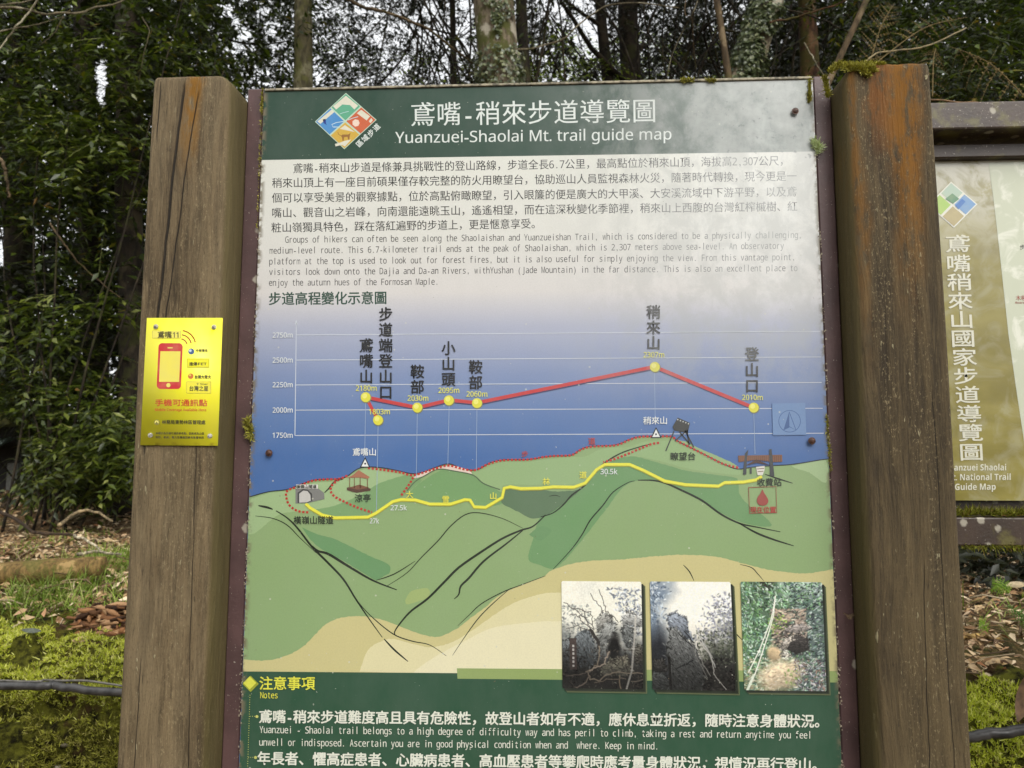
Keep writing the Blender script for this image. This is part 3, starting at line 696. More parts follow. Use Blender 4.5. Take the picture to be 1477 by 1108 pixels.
prt('toll_station_print', [Z4([(1045, 922), (1055, 820), (1072, 800), (1064, 850), (1062, 922)]), Z4([(1176, 930), (1172, 800), (1184, 798), (1198, 930)]), Z4([(1078, 918), (1080, 885), (1088, 885), (1088, 918)])], (66, 70, 72), Ly())['kind'] = 'stuff'
prt('toll_station_print', [Z4([(1108, 885), (1150, 880), (1150, 900), (1140, 925), (1116, 925)])], (222, 218, 208), Ly()); prt('toll_station_print', [Z4([(1112, 893), (1148, 890), (1148, 894), (1112, 897)]), Z4([(1116, 906), (1144, 904), (1144, 908), (1116, 910)])], (130, 110, 92), Ly())['kind'] = 'stuff'
prt('compass_print', [Z4([(1186, 578), (1346, 575), (1352, 730), (1190, 732)])], (112, 142, 184), Ly())
y_ = Ly(); cc = circ(*Z4([(1271, 664)])[0], 15.6, 40)
prt('compass_print', stroke(cc+cc[:1], .9)+[Z4([(1241, 708), (1269, 618), (1270, 694)])]+stroke(Z4([(1269, 618), (1302, 706), (1270, 690)]), 1.0)+stroke(Z4([(1186, 578), (1190, 732), (1352, 730)]), .6), (66, 96, 146), y_)
y_ = Ly(); fr_ = Z6([(1006, 212), (1138, 208), (1142, 334), (1010, 338)])
dr = Z6([(1072, 220), (1082, 240), (1096, 262), (1101, 280), (1092, 295), (1075, 300), (1056, 296), (1046, 280), (1049, 260), (1062, 242)])
prt('here_mark', stroke(fr_+fr_[:1], 1.0)+[smooth2(dr+dr[:1], 4)[:-1]], (156, 76, 68), y_)
# emblem in the header
def ZL(p): return [(440+x*.0903, 125+y*.0903) for x, y in p]
Tp, Rp, Bp, Lp, Cp = (655, 105), (1145, 535), (630, 1005), (160, 565), (645, 560)
mid = lambda a, b_: ((a[0]+b_[0])/2, (a[1]+b_[1])/2)
y_ = Ly()
prt('emblem', [ZL([Tp, Rp, Bp, Lp])], (190, 214, 190), y_); y_ = Ly()
def inset(q, k=.05):
    cx = sum(p[0] for p in q)/4; cy = sum(p[1] for p in q)/4; return [(p[0]+(cx-p[0])*k, p[1]+(cy-p[1])*k) for p in q]
qT = [Tp, mid(Tp, Rp), Cp, mid(Tp, Lp)]; qR = [mid(Tp, Rp), Rp, mid(Rp, Bp), Cp]; qB = [Cp, mid(Rp, Bp), Bp, mid(Bp, Lp)]; qL = [mid(Tp, Lp), Cp, mid(Bp, Lp), Lp]
for q, c in ((qT, (98, 172, 138)), (qR, (204, 100, 62)), (qB, (210, 172, 72)), (qL, (78, 142, 200))): prt('emblem', [ZL(inset(q, .07))], c, y_)
y_ = Ly()
prt('emblem', [ZL([(655, 150), (850, 310), (790, 370), (720, 300), (600, 290), (500, 370), (450, 320)]), ZL([(430, 370), (470, 410), (250, 600), (200, 560)]), ZL([(900, 375), (1040, 480), (985, 545), (830, 430)]), ZL([(1060, 505), (1085, 540), (1050, 590), (1020, 560)]), ZL([(555, 680), (640, 620), (800, 730)]), ZL([(480, 920), (560, 900), (640, 870), (740, 850), (640, 960), (590, 935), (490, 960)])], (222, 218, 198), y_)
prt('emblem', [ZL(circ(815, 585, 60, 7))], (238, 214, 196), Ly()); prt('emblem', [ZL([(285, 530), (330, 520), (340, 600), (355, 620), (300, 590)])], (40, 60, 140), y_)
prt('emblem', [ZL([(575, 790), (600, 770), (690, 770), (730, 745), (715, 800), (710, 850), (690, 850), (680, 805), (625, 815), (620, 870), (600, 870), (595, 820)])]+stroke(ZL([(580, 790), (540, 770), (525, 730)]), .8), (150, 104, 48), Ly())
prt('emblem', stroke(ZL([(620, 560), (500, 580), (430, 610), (450, 650), (560, 650)]), 1.1)+stroke(ZL([(690, 540), (760, 510), (850, 485)]), 1.0)+stroke(ZL([(560, 440), (620, 420), (700, 400)]), .7), (196, 220, 226), Ly())
# header lettering
T_ = Text(); T_.row('鳶嘴-稍來步道導覽圖', 591, 165, 948, 159.3, 37, .004, .98); T_.fit('Yuanzuei-Shaolai Mt. trail guide map', 570, 206.5, 968.5, 201.2, 22.5, .005)
for c_, x_, yy in zip('區域步道', (518.7, 526.8, 534.9, 543), (206.8, 199.6, 191.9, 183.8)): T_.row(c_, x_-3.6, yy+3.6, x_+3.6, yy-3.6, 10, .02)
T_.done('title_lettering', (222, 228, 222), panel, HDY-.00004)
# paragraph lettering
T_ = Text()
for t_, a in (('鳶嘴-稍來山步道是條兼具挑戰性的登山路線，步道全長6.7公里，最高點位於稍來山頂，海拔高2,307公尺，', (422, 243, 1139, 231.5)),
              ('稍來山頂上有一座目前碩果僅存較完整的防火用瞭望台，協助巡山人員監視森林火災，隨著時代轉換，現今更是一', (392, 264, 1149.5, 253.8)),
              ('個可以享受美景的觀察據點，位於高點俯瞰瞭望，引入眼簾的便是廣大的大甲溪、大安溪流域中下游平野，以及鳶', (392, 285.5, 1149.5, 276.3)),
              ('嘴山、觀音山之岩峰，向南還能遠眺玉山，遙遙相望，而在這深秋變化季節裡，稍來山上西腹的台灣紅榨槭樹、紅', (391.5, 307, 1150.5, 297.6)),
              ('粧山嶺獨具特色，踩在落紅遍野的步道上，更是愜意享受。', (391, 328.5, 781, 322.3))):
    T_.row(t_, *a, 15.6, .005)
T_.done('paragraph_lettering', (48, 48, 46), panel, HDY-.00003)
T_ = Text()
for t_, a in (('Groups of hikers can often be seen along the Shaolaishan and Yuanzueishan Trail, which is considered to be a physically challenging,', (411, 346, 1157, 339)),
              ('medium-level route. This 6.7-kilometer trail ends at the peak of Shaolaishan, which is 2,307 meters above sea-level. An observatory', (388.5, 361.8, 1131, 354.6)),
              ('platform at the top is used to look out for forest fires, but it is also useful for simply enjoying the view. From this vantage point,', (388, 377.4, 1147.5, 371)),
              ('visitors look down onto the Dajia and Da-an Rivers, withYushan (Jade Mountain) in the far distance. This is also an excellent place to', (388, 392.6, 1150.5, 386.8)),
              ('enjoy the autumn hues of the Formosan Maple.', (387.5, 408, 633, 406.4))):
    T_.mono(t_, *a, 12.8, 0)
T_.done('english_lettering', (46, 46, 45), panel, HDY-.00003)
Text().row('步道高程變化示意圖', 387, 431, 558.5, 429.5, 20, .022).done('chart_title', (44, 74, 60), panel, HDY-.00003)
T_ = Text()
T_.col('鳶嘴山', 528.5, 487, 554.5, 20.5, .022); T_.col('步道端登山口', 556.6, 442, 577, 20.5, .022); T_.col('鞍部', 602.2, 525, 569, 20.5, .022); T_.col('小山頭', 647, 491, 558.5, 20.5, .022); T_.col('鞍部', 686.2, 518.5, 563, 20.5, .022); T_.col('稍來山', 942.5, 439, 506, 21, .022); T_.col('登山口', 1084.5, 499.5, 568, 21, .022)
T_.done('place_lettering', (24, 24, 28), panel)
T_ = Text()
for t_, x_, y2 in (('2180m', 528.5, 560.3), ('1803m', 547.5, 594.3), ('2030m', 603, 574.8), ('2095m', 647.5, 563.5), ('2060m', 688, 568.8), ('2307m', 943, 512.2), ('2010m', 1085, 573.7)): T_.fit(t_, x_-15, y2+3.5, x_+15, y2+3.4, 10.5, .012)
T_.row('大', 585.5, 713.5, 596.5, 713.3, 11, .02); T_.row('雪', 637.5, 720.3, 648.5, 720, 11, .02); T_.row('山', 706, 715.3, 717, 715, 11, .02); T_.row('林', 782.5, 694.6, 793.5, 694.4, 11, .02); T_.row('道', 835.5, 685.2, 846.5, 685, 11, .02)
T_.done('height_lettering', (226, 222, 92), panel)
T_ = Text()
for t_, y2 in (('2750m', 484), ('2500m', 520), ('2250m', 555.5), ('2000m', 592), ('1750m', 628.3)): T_.fit(t_, 393.5, y2+3.4, 422.5, y2+3.2, 10.3, .012)
T_.row('鳶嘴山', 508.5, 652, 543.5, 651.8, 12, .014); T_.row('稍來山', 927.5, 606.8, 963, 606.4, 12, .014); T_.fit('27k', 533.5, 755, 547, 755, 10, .01); T_.fit('27.5k', 563.5, 736, 587, 736, 10, .01); T_.fit('30.5k', 866, 684, 890.5, 684, 10.5, .01)
T_.done('map_lettering', (226, 230, 228), panel)
T_ = Text()
T_.row('瞭望台', 966.5, 658.4, 1003.5, 658, 12.5, .014); T_.row('收費站', 1091.5, 695.8, 1127.5, 695.4, 12.5, .014); T_.row('涼亭', 511.5, 718.6, 535.5, 718.3, 12.5, .014); T_.row('橫嶺山隧道', 423.5, 750.5, 481.5, 750, 12.5, .014)
T_.row('橫嶺山隧道', 427.5, 702, 457, 701.7, 5.6, .02)
T_.done('map_lettering', (46, 54, 44), panel)
T_ = Text(); T_.row('步', 752, 655, 762, 655, 9.5, .016); T_.row('道', 848, 636.5, 859, 636.3, 11, .016); T_.row('現在位置', 1081.5, 735.3, 1119.5, 735, 9.5, .02)
T_.done('red_lettering', (178, 70, 64), panel)
# notes
def dia(x, y, r): return [(x, y-r), (x+r, y), (x, y+r), (x-r, y)]
prt('notes_mark', [dia(361.8, 986.2, 11.8)], (156, 164, 52), Ly()); prt('notes_mark', [dia(360.6, 984.8, 9.4)], (222, 222, 80), Ly())
T_ = Text(); T_.row('注意事項', 374, 985.2, 455, 985.4, 20.5, .018); T_.mono('Notes', 375.5, 1002.6, 401.5, 1002.8, 12.5); T_.done('notes_heading', (228, 226, 76), panel)
y_ = Ly()
prt('notes_bullet', [circ(371, 1033.3, 2.2, 10), circ(369, 1092.3, 2.2, 10)]+dots([(361, 1002), (357, 1125)], 1.0, 3.4)+dots([(361, 1033), (369, 1033)], 1.0, 3.0)+dots([(358.6, 1092), (367, 1092)], 1.0, 3.0), (202, 204, 110), y_)['kind'] = 'stuff'
T_ = Text()
T_.row('鳶嘴-稍來步道難度高且具有危險性，故登山者如有不適，應休息並折返，隨時注意身體狀況。', 373.5, 1033, 1194, 1040, 20.2, .026)
T_.row('年長者、懼高症患者、心臟病患者、高血壓患者等攀爬時應考量身體狀況，視情況再行登山。', 371, 1093.2, 1190.5, 1102.5, 20.4, .026)
T_.mono('Yuanzuei - Shaolai trail belongs to a high degree of difficulty way and has peril to climb, taking a rest and return anytime you feel', 374.5, 1052.2, 1170.5, 1060.2, 14.0, .005)
T_.mono('unwell or indisposed. Ascertain you are in good physical condition when and  where. Keep in mind.', 374, 1070.4, 950, 1076, 14.0, .005)
T_.done('notes_lettering', (226, 228, 212), panel)

# ---- the three printed photographs: colour laid out cell by cell on a flat rounded sheet
class Img:
    def __init__(s, w, h, seed):
        s.w, s.h = w, h; s.yy, s.xx = np.mgrid[0:h, 0:w].astype(float); s.xx /= w; s.yy /= h; s.a = np.zeros((h, w, 3)); s.seed = seed
    def n(s, sc, o=4, sx=1, sy=1, k=0): return fbm(np.stack([s.xx*sx, s.yy*sy*s.h/s.w, np.full_like(s.xx, .37)], -1), sc, o, s.seed+k)
    def mixin(s, m_, c): m_ = np.clip(m_, 0, 1)[..., None]; s.a = s.a*(1-m_)+np.array(c, float)*m_
    def ell(s, cx, cy, rx, ry, ang, c, soft=.15, tex=.5, k=0, strength=1):
        ca, sa = math.cos(ang), math.sin(ang); dx, dy = s.xx-cx, s.yy-cy; u = (dx*ca+dy*sa)/rx; v = (-dx*sa+dy*ca)/ry
        d = np.sqrt(u*u+v*v)+(s.n(9, 3, k=k)-.5)*.4; m_ = np.clip((1-d)/soft, 0, 1)*strength
        sh = (1+tex*(s.n(22, 4, k=k+5)-.5)*2)*(1-.35*v); s.a = s.a*(1-m_[..., None])+np.array(c, float)*np.clip(sh, .2, 1.9)[..., None]*m_[..., None]
    def line(s, pts, w, c, al=1.0):
        for a, b_ in zip(pts[:-1], pts[1:]):
            ax, ay = a; bx, by = b_; L2 = (bx-ax)**2+(by-ay)**2+1e-9
            t = np.clip(((s.xx-ax)*(bx-ax)+(s.yy-ay)*(by-ay))/L2, 0, 1)
            d = np.hypot(s.xx-ax-t*(bx-ax), (s.yy-ay-t*(by-ay))*s.h/s.w); s.mixin(np.clip((w-d)/(w*.5), 0, 1)*al, c)
    def mesh(s, name, quad, y):
        TL, TR, BR, BL = quad
        U, W = np.meshgrid((np.arange(s.w)+.0)/(s.w-1), np.arange(s.h)/(s.h-1))
        px = (TL[0]*(1-U)+TR[0]*U)*(1-W)+(BL[0]*(1-U)+BR[0]*U)*W; py = (TL[1]*(1-U)+TR[1]*U)*(1-W)+(BL[1]*(1-U)+BR[1]*U)*W
        D = FW+RT*((px-738.5)/F)[..., None]+UP*((554-py)/F)[..., None]; t = (0-CP[1])/D[..., 1]; P = CP+D*t[..., None]; P[..., 1] = y
        a = np.clip((s.a-118)*1.16+118, 6, 250)/255; a = np.where(a <= .04045, a/12.92, ((a+.055)/1.055)**2.4)
        c = np.concatenate([a, np.ones(a.shape[:2]+(1,))], -1).reshape(-1, 4)
        i_, j_ = np.meshgrid(np.arange(s.h-1), np.arange(s.w-1), indexing='ij'); w_ = s.w
        Q = np.stack([i_*w_+j_, (i_+1)*w_+j_, (i_+1)*w_+j_+1, i_*w_+j_+1], -1).reshape(-1, 4)
        r = 4.5; cu = (j_+.5); cv = (i_+.5)                            # cut the corners round
        ex = np.minimum(cu, s.w-1-cu); ey = np.minimum(cv, s.h-1-cv); keep = ~((ex < r) & (ey < r) & (np.hypot(r-ex, r-ey) > r))
        return mesh_np(name, P.reshape(-1, 3), Q[keep.ravel()], False, c)
mph, nt, b = newmat('photo_print', .3)
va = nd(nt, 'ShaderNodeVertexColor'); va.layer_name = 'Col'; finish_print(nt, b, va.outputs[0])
def _dab(s, x, y, L, w, ang, c, al=1.0):
    """one soft brush mark, drawn only inside its own small window"""
    W, H = s.w, s.h; r = max(L, w)*W+2; cx, cy = x*W, y*H
    x0, x1, y0, y1 = max(0, int(cx-r)), min(W, int(cx+r)+1), max(0, int(cy-r)), min(H, int(cy+r)+1)
    if x0 >= x1 or y0 >= y1: return
    yy, xx = np.mgrid[y0:y1, x0:x1]; dx, dy = xx-cx, yy-cy; ca, sa = math.cos(ang), math.sin(ang)
    u = (dx*ca+dy*sa)/(L*W*.5+.5); v = (-dx*sa+dy*ca)/(w*W*.5+.4); m_ = np.clip(1.5*(1-np.sqrt(u*u+v*v)), 0, 1)[..., None]*al
    s.a[y0:y1, x0:x1] = s.a[y0:y1, x0:x1]*(1-m_)+np.array(c, float)*m_
Img.dab = _dab
def dabs(s, rg, n0, inside, cols, L=(.02, .05), w=(.006, .014), ang=None, al=.8):
    k = 0; n = int(n0*1.7)
    for _ in range(n*6):
        if k >= n: break
        x, y = rg.random(), rg.random(); p = inside(x, y)
        if rg.random() > p: continue
        a = ang(x, y)+rg.normal()*.35 if ang else rg.random()*math.pi
        c = np.array(cols[rg.integers(len(cols))], float)*rg.uniform(.75, 1.2); s.dab(x, y, rg.uniform(*L)*1.5, rg.uniform(*w)*1.9, a, np.clip(c, 0, 255), al); k += 1
def inpoly(P):
    def f(x, y):
        c = False; n = len(P); j = n-1
        for i_ in range(n):
            if (P[i_][1] > y) != (P[j][1] > y) and x < (P[j][0]-P[i_][0])*(y-P[i_][1])/(P[j][1]-P[i_][1]+1e-12)+P[i_][0]: c = not c
            j = i_
        return 1.0 if c else 0.0
    return f
def rock(s, rg, P, base, ang=.6, n=170, lit=-1):
    """a boulder: filled outline, then chips of lighter and darker stone following its bedding"""
    f = inpoly(P); ys = [p[1] for p in P]; y0, y1 = min(ys), max(ys)
    xs_, ys_ = s.xx, s.yy; m_ = np.zeros(xs_.shape, bool); j = len(P)-1
    for i_ in range(len(P)):
        a = (P[i_][1] > ys_) != (P[j][1] > ys_); m_ ^= a & (xs_ < (P[j][0]-P[i_][0])*(ys_-P[i_][1])/(P[j][1]-P[i_][1]+1e-12)+P[i_][0]); j = i_
    t = np.clip((ys_-y0)/(y1-y0+1e-6), 0, 1); sh = (1.25-.6*t)[..., None]; s.a = np.where(m_[..., None], np.array(base, float)*sh, s.a)
    b = np.array(base, float)
    g = lambda x, y: f(x, y)
    def cc(): return [b*1.35*(1.2-.5*rg.random()), b*.45, b*.7, b*1.1]
    xs0, xs1 = min(p[0] for p in P), max(p[0] for p in P); k = 0
    for _ in range(n*3):
        if k >= n: break
        x, y = rg.uniform(xs0, xs1), rg.uniform(y0, y1)
        if f(x, y) < .5: continue
        c = cc()[rg.integers(4)]*(1.25-.55*(y-y0)/(y1-y0)); s.dab(x, y, rg.uniform(.02, .07), rg.uniform(.004, .014), ang+rg.normal()*.3, np.clip(c, 0, 255), .7); k += 1
    for q in range(len(P)):
        a, b2 = P[q], P[(q+1) % len(P)]
        for t in np.linspace(0, 1, 9): s.dab(a[0]+(b2[0]-a[0])*t+rg.normal()*.012, a[1]+(b2[1]-a[1])*t+rg.normal()*.01, rg.uniform(.03, .07), rg.uniform(.01, .022), rg.random()*3, np.clip(b*rg.choice([.35, .5, .8, 1.3]), 0, 255), .75)
def wig(p, rg, am=.012, n=5):
    out = []
    for a, b_ in zip(p[:-1], p[1:]):
        for k in range(n): t = k/n; out.append((a[0]+(b_[0]-a[0])*t+rg.normal()*am*.5, a[1]+(b_[1]-a[1])*t+rg.normal()*am*.5))
    return out+[p[-1]]
def photo1():
    s = Img(170, 226, 3); y = s.yy; rg = np.random.default_rng(1)
    s.a[:] = [230, 224, 200]; s.mixin(np.clip((s.n(3, 3)-.4)*1.6, 0, 1)*np.clip(1.2-s.xx*1.3, 0, 1)*.5, (150, 168, 176))
    s.mixin(np.clip((y-.40+(s.n(5, 4)-.5)*.35)*3.5, 0, 1), (96, 102, 104)); s.mixin(np.clip((y-.62+(s.n(6, 4, k=2)-.5)*.3)*4, 0, 1), (40, 36, 34))
    dabs(s, rg, 260, lambda x, y: max(0, min(1, (x-.66+(.3-y)*.6)*5))*(y < .5)*(y > .06), [(96, 112, 138), (200, 204, 206), (222, 222, 218), (70, 80, 100), (140, 150, 160)], (.015, .05))
    dabs(s, rg, 160, lambda x, y: float(x < .35 and .22 < y < .55), [(150, 160, 150), (112, 122, 118), (190, 190, 176), (86, 92, 92)], (.015, .04), al=.6)
    rock(s, rg, [(.16, .52), (.24, .46), (.34, .46), (.40, .56), (.42, .72), (.36, .80), (.22, .80), (.16, .68)], (104, 112, 116), 1.2, 220)
    rock(s, rg, [(.42, .36), (.52, .29), (.62, .32), (.64, .38), (.56, .40), (.44, .48)], (150, 148, 138), -.5, 90)
    rock(s, rg, [(.46, .48), (.56, .38), (.66, .38), (.66, .48), (.58, .56), (.48, .62), (.45, .56)], (146, 148, 142), -.9, 130)
    rock(s, rg, [(.74, .32), (.86, .28), (.98, .34), (.99, .42), (.86, .40), (.76, .42)], (172, 172, 166), .3, 90); rock(s, rg, [(.74, .44), (.82, .40), (.9, .46), (.9, .58), (.82, .62), (.76, .56)], (116, 120, 118), 1.2, 100); rock(s, rg, [(.86, .62), (.97, .58), (1, .66), (1, .76), (.9, .76)], (112, 108, 94), .4, 60); rock(s, rg, [(.0, .56), (.1, .54), (.15, .62), (.12, .72), (0, .70)], (110, 116, 118), .6, 60)
    s.ell(.64, .62, .10, .15, .2, (20, 17, 17), .5, .1, 7)
    rock(s, rg, [(.45, .82), (.6, .72), (.8, .68), (.84, .78), (.9, .84), (.7, .88), (.5, .87)], (138, 132, 108), -.35, 170)
    dabs(s, rg, 240, lambda x, y: float(y > .62)*.8, [(30, 26, 26), (70, 62, 54), (100, 88, 74), (52, 44, 40)], (.02, .07), (.004, .01), al=.7)
    for p in ([(.03, .2), (.2, .28), (.3, .36), (.44, .53)], [(.1, .30), (.22, .33), (.24, .37), (.4, .45)], [(.25, .25), (.31, .36), (.4, .44)], [(.36, .12), (.46, .22), (.52, .27)], [(.47, .08), (.52, .18), (.55, .27), (.63, .32), (.7, .38)], [(.15, .26), (.36, .28), (.38, .4)], [(.05, .44), (.2, .42), (.36, .46)]): s.line(wig(p, rg), .0065, (74, 68, 62), .8)
    s.line(wig([(.36, .45), (.44, .55), (.46, .62)], rg), .022, (66, 60, 56))
    for p, w, c in (([(.46, .6), (.46, .68), (.44, .76), (.36, .82), (.3, .84), (.34, .9), (.45, .92), (.55, .86), (.7, .84), (1, .85)], .010, (158, 138, 112)), ([(.58, .65), (.54, .7), (.52, .76), (.44, .79), (.34, .83)], .011, (186, 162, 136)), ([(.15, .99), (.28, .95), (.33, .88)], .010, (146, 126, 108)), ([(.05, .88), (.25, .86), (.36, .83)], .007, (124, 108, 94)), ([(.7, .88), (.72, .99)], .009, (160, 134, 100)), ([(.85, .93), (1, .9)], .008, (136, 122, 104)), ([(.4, .94), (.6, .9), (.78, .9)], .008, (130, 112, 92))): s.line(wig(p, rg, .01, 4), w, c)
    s.line([(.915, .33), (.905, .48), (.88, .65), (.86, .82), (.79, .99)], .015, (196, 190, 176))
    for t in np.linspace(.34, .98, 44): x = np.interp(t, [.33, .48, .65, .82, .99], [.915, .905, .88, .86, .79]); s.dab(x, t, .028, .005, -.5, (120, 114, 104), .6)
    for t in (.46, .62, .82): x = np.interp(t, [.33, .48, .65, .82, .99], [.915, .905, .88, .86, .79]); s.dab(x, t, .07, .025, .1, (206, 200, 186), .9)
    s.mixin(((np.abs(s.xx-.135) < .042) & (y > .53) & (y < .82)).astype(float), (92, 74, 68)); s.mixin(((np.abs(s.xx-.14) < .012) & (y > .58) & (y < .8) & (np.sin(y*170) > -.3)).astype(float), (206, 198, 190))
    g_ = s.a.mean(-1, keepdims=True); s.a = g_+(s.a-g_)*.6; s.a *= (1.04-.38*np.clip((y-.35)*2, 0, 1))[..., None]; s.a += (s.n(80, 2, k=20)[..., None]-.5)*34; return s
def photo2():
    s = Img(170, 226, 5); y = s.yy; x = s.xx; rg = np.random.default_rng(2)
    s.a[:] = [234, 228, 208]; s.mixin(np.clip((.30-x+(s.n(4)-.5)*.35)*4, 0, 1)*.95, (108, 130, 154))
    dabs(s, rg, 240, lambda x, y: max(0, (.28-x)*4)*(y < .4), [(190, 206, 218), (70, 90, 116), (130, 150, 172), (220, 226, 226)], (.015, .045), al=.7)
    s.mixin(np.clip((y-.3-np.abs(x-.1)*.8)*4, 0, 1)*np.clip((.3-x)*7, 0, 1), (50, 54, 64))
    s.mixin(np.clip((x*.9+y-1.08+(s.n(6)-.5)*.4)*3, 0, 1), (86, 92, 82)); s.mixin(np.clip((y-.62+(s.n(6, k=4)-.5)*.3)*4, 0, 1)*np.clip((x-.5)*5, 0, 1), (50, 46, 46)); s.mixin(np.clip((y-.82)*5, 0, 1), (56, 52, 50))
    dabs(s, rg, 420, lambda x, y: max(0, min(1, (x-.5)*3))*float(.1 < y < .55)*min(1, max(0, (x+y*1.4-.85)*2)), [(120, 124, 152), (92, 96, 120), (226, 226, 232), (236, 236, 230), (150, 152, 168), (104, 110, 96)], (.015, .05), al=.75)
    dabs(s, rg, 260, lambda x, y: float(x > .55 and .45 < y < .75), [(86, 98, 70), (120, 128, 96), (58, 62, 52), (150, 152, 130)], (.012, .035), al=.7)
    dabs(s, rg, 260, lambda x, y: float(x > .5 and y > .7), [(34, 30, 32), (76, 70, 66), (100, 92, 84), (50, 46, 48)], (.015, .04), al=.7)
    rock(s, rg, [(.20, .32), (.30, .28), (.44, .34), (.46, .46), (.52, .54), (.40, .52), (.22, .44)], (130, 140, 154), .8, 130)
    rock(s, rg, [(.22, .44), (.30, .42), (.42, .52), (.54, .60), (.60, .76), (.62, .90), (.58, 1.0), (.24, 1.0), (.24, .74), (.18, .68), (.19, .58), (.23, .52)], (112, 114, 112), .85, 520)
    rock(s, rg, [(.03, .72), (.14, .72), (.18, .80), (.14, .84), (.02, .82)], (80, 76, 72), .2, 50); rock(s, rg, [(.0, .84), (.12, .84), (.20, .92), (.2, 1.0), (.0, 1.0)], (98, 102, 100), .5, 90)
    s.line([(.21, .7), (.22, 1)], .022, (36, 34, 33))
    for p in ([(.18, .6), (.25, .62)], [(.33, .47), (.5, .6)], [(.4, .45), (.52, .56)], [(.3, .8), (.5, .72)]): s.line(wig(p, rg, .006), .008, (50, 52, 56))
    for p, c, w in (([(.54, .4), (.6, .52), (.7, .66), (.76, .78)], (198, 196, 188), .009), ([(.55, .52), (.64, .6), (.72, .68), (.74, .84), (.88, .98)], (204, 198, 186), .008), ([(.56, .6), (.62, .76), (.7, .86)], (160, 156, 146), .007), ([(.53, .5), (.53, .68)], (176, 176, 170), .005), ([(.5, .6), (.56, .72), (.66, .88)], (140, 136, 128), .006), ([(.56, .46), (.66, .58), (.74, .7)], (170, 168, 160), .006)): s.line(wig(p, rg, .006), w, c)
    s.dab(.14, .38, .025, .025, 0, (180, 190, 196), .7); g_ = s.a.mean(-1, keepdims=True); s.a = g_+(s.a-g_)*.6; s.a *= (1.04-.42*np.clip((y-.35)*1.8, 0, 1))[..., None]; s.a += (s.n(80, 2, k=20)[..., None]-.5)*30; return s
def photo3():
    s = Img(170, 226, 8); y = s.yy; x = s.xx; rg = np.random.default_rng(3)
    s.a[:] = [92, 112, 92]; s.mixin(np.clip((x-.6+(s.n(5, k=4)-.5)*.4)*4, 0, 1)*.6, (104, 114, 118)); s.mixin(np.clip((.2-y)*6, 0, 1)*np.clip((x-.4)*6, 0, 1)*.85, (204, 218, 210)); s.mixin(np.clip((.12-y)*12, 0, 1)*np.clip(1-abs(x-.3)*6, 0, 1), (56, 50, 46))
    dabs(s, rg, 1100, lambda x, y: 1.0 if (x < .42-.1*y or y < .25) else .25, [(70, 104, 66), (128, 170, 122), (190, 212, 190), (44, 58, 50), (110, 150, 90), (156, 190, 160), (96, 124, 116), (214, 226, 214)], (.015, .055), (.005, .012), al=.85)
    dabs(s, rg, 520, lambda x, y: float(x > .6), [(92, 102, 108), (60, 66, 72), (150, 162, 164), (196, 206, 200), (100, 128, 110), (44, 46, 52)], (.015, .05), (.005, .011), lambda x, y: -.4, .8)
    dabs(s, rg, 420, lambda x, y: float(.36 < x < .78 and .25 < y < .62), [(190, 166, 146), (150, 134, 124), (92, 84, 80), (214, 196, 176), (60, 54, 54), (168, 150, 136)], (.02, .07), (.006, .014), lambda x, y: -.3, .8)
    s.ell(.45, .86, .34, .17, -.25, (206, 188, 160), .5, .15, 9); s.ell(.38, .66, .12, .09, .3, (190, 170, 138), .4, .3, 10)
    rock(s, rg, [(.56, .50), (.68, .48), (.80, .52), (.80, .62), (.66, .66), (.54, .62)], (70, 66, 64), -.2, 110); rock(s, rg, [(.44, .60), (.52, .52), (.64, .48), (.60, .54), (.50, .64)], (176, 168, 158), -.6, 50); rock(s, rg, [(.46, .66), (.52, .62), (.60, .68), (.50, .70)], (204, 198, 184), .2, 30); rock(s, rg, [(.5, .42), (.72, .38), (.84, .42), (.66, .46), (.52, .47)], (162, 154, 148), -.1, 70)
    dabs(s, rg, 300, lambda x, y: float(y > .7 and x < .65)*.6, [(220, 204, 178), (178, 158, 130), (150, 132, 108), (230, 218, 196)], (.02, .06), (.005, .012), lambda x, y: -.3, .5)
    dabs(s, rg, 260, lambda x, y: float(x > .62 and y > .7), [(112, 104, 118), (180, 170, 176), (70, 64, 74), (210, 206, 204), (110, 130, 108), (140, 110, 96)], (.015, .05), (.004, .01), al=.85)
    dabs(s, rg, 110, lambda x, y: float((x-.58)**2+(y-.88)**2*2 < .014), [(140, 168, 96), (176, 196, 130), (110, 140, 76)], (.012, .035), al=.8); dabs(s, rg, 130, lambda x, y: float((x-.43)**2+(y-.38)**2*1.5 < .014), [(130, 164, 74), (164, 190, 100), (90, 124, 56)], (.012, .035), al=.8)
    for p in ([(.42, .13), (.38, .28), (.34, .38), (.2, .63), (.06, .83)], [(.42, .13), (.39, .3), (.33, .45), (.23, .66), (.14, .84), (.05, .99)]): s.line(p, .009, (228, 228, 216))
    s.dab(.2, .64, .05, .04, 0, (232, 232, 222), .9); s.line([(.12, .86), (.04, .99)], .02, (206, 212, 196)); s.a += (s.n(80, 2, k=20)[..., None]-.5)*30; return s
PHQ = [[(809.8, 838), (924.8, 839), (927.5, 994.3), (811.3, 992.5)], [(937, 838.6), (1053.3, 839.3), (1061, 996.8), (941, 994.2)], [(1067.6, 838.8), (1185, 839.7), (1191.8, 996.8), (1073.2, 995.2)]]
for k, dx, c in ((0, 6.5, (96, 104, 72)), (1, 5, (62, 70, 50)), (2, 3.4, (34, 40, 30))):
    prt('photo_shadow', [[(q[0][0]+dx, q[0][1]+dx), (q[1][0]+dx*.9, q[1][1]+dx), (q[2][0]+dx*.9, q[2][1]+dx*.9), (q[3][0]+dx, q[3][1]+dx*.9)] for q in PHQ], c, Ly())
y_ = Ly()
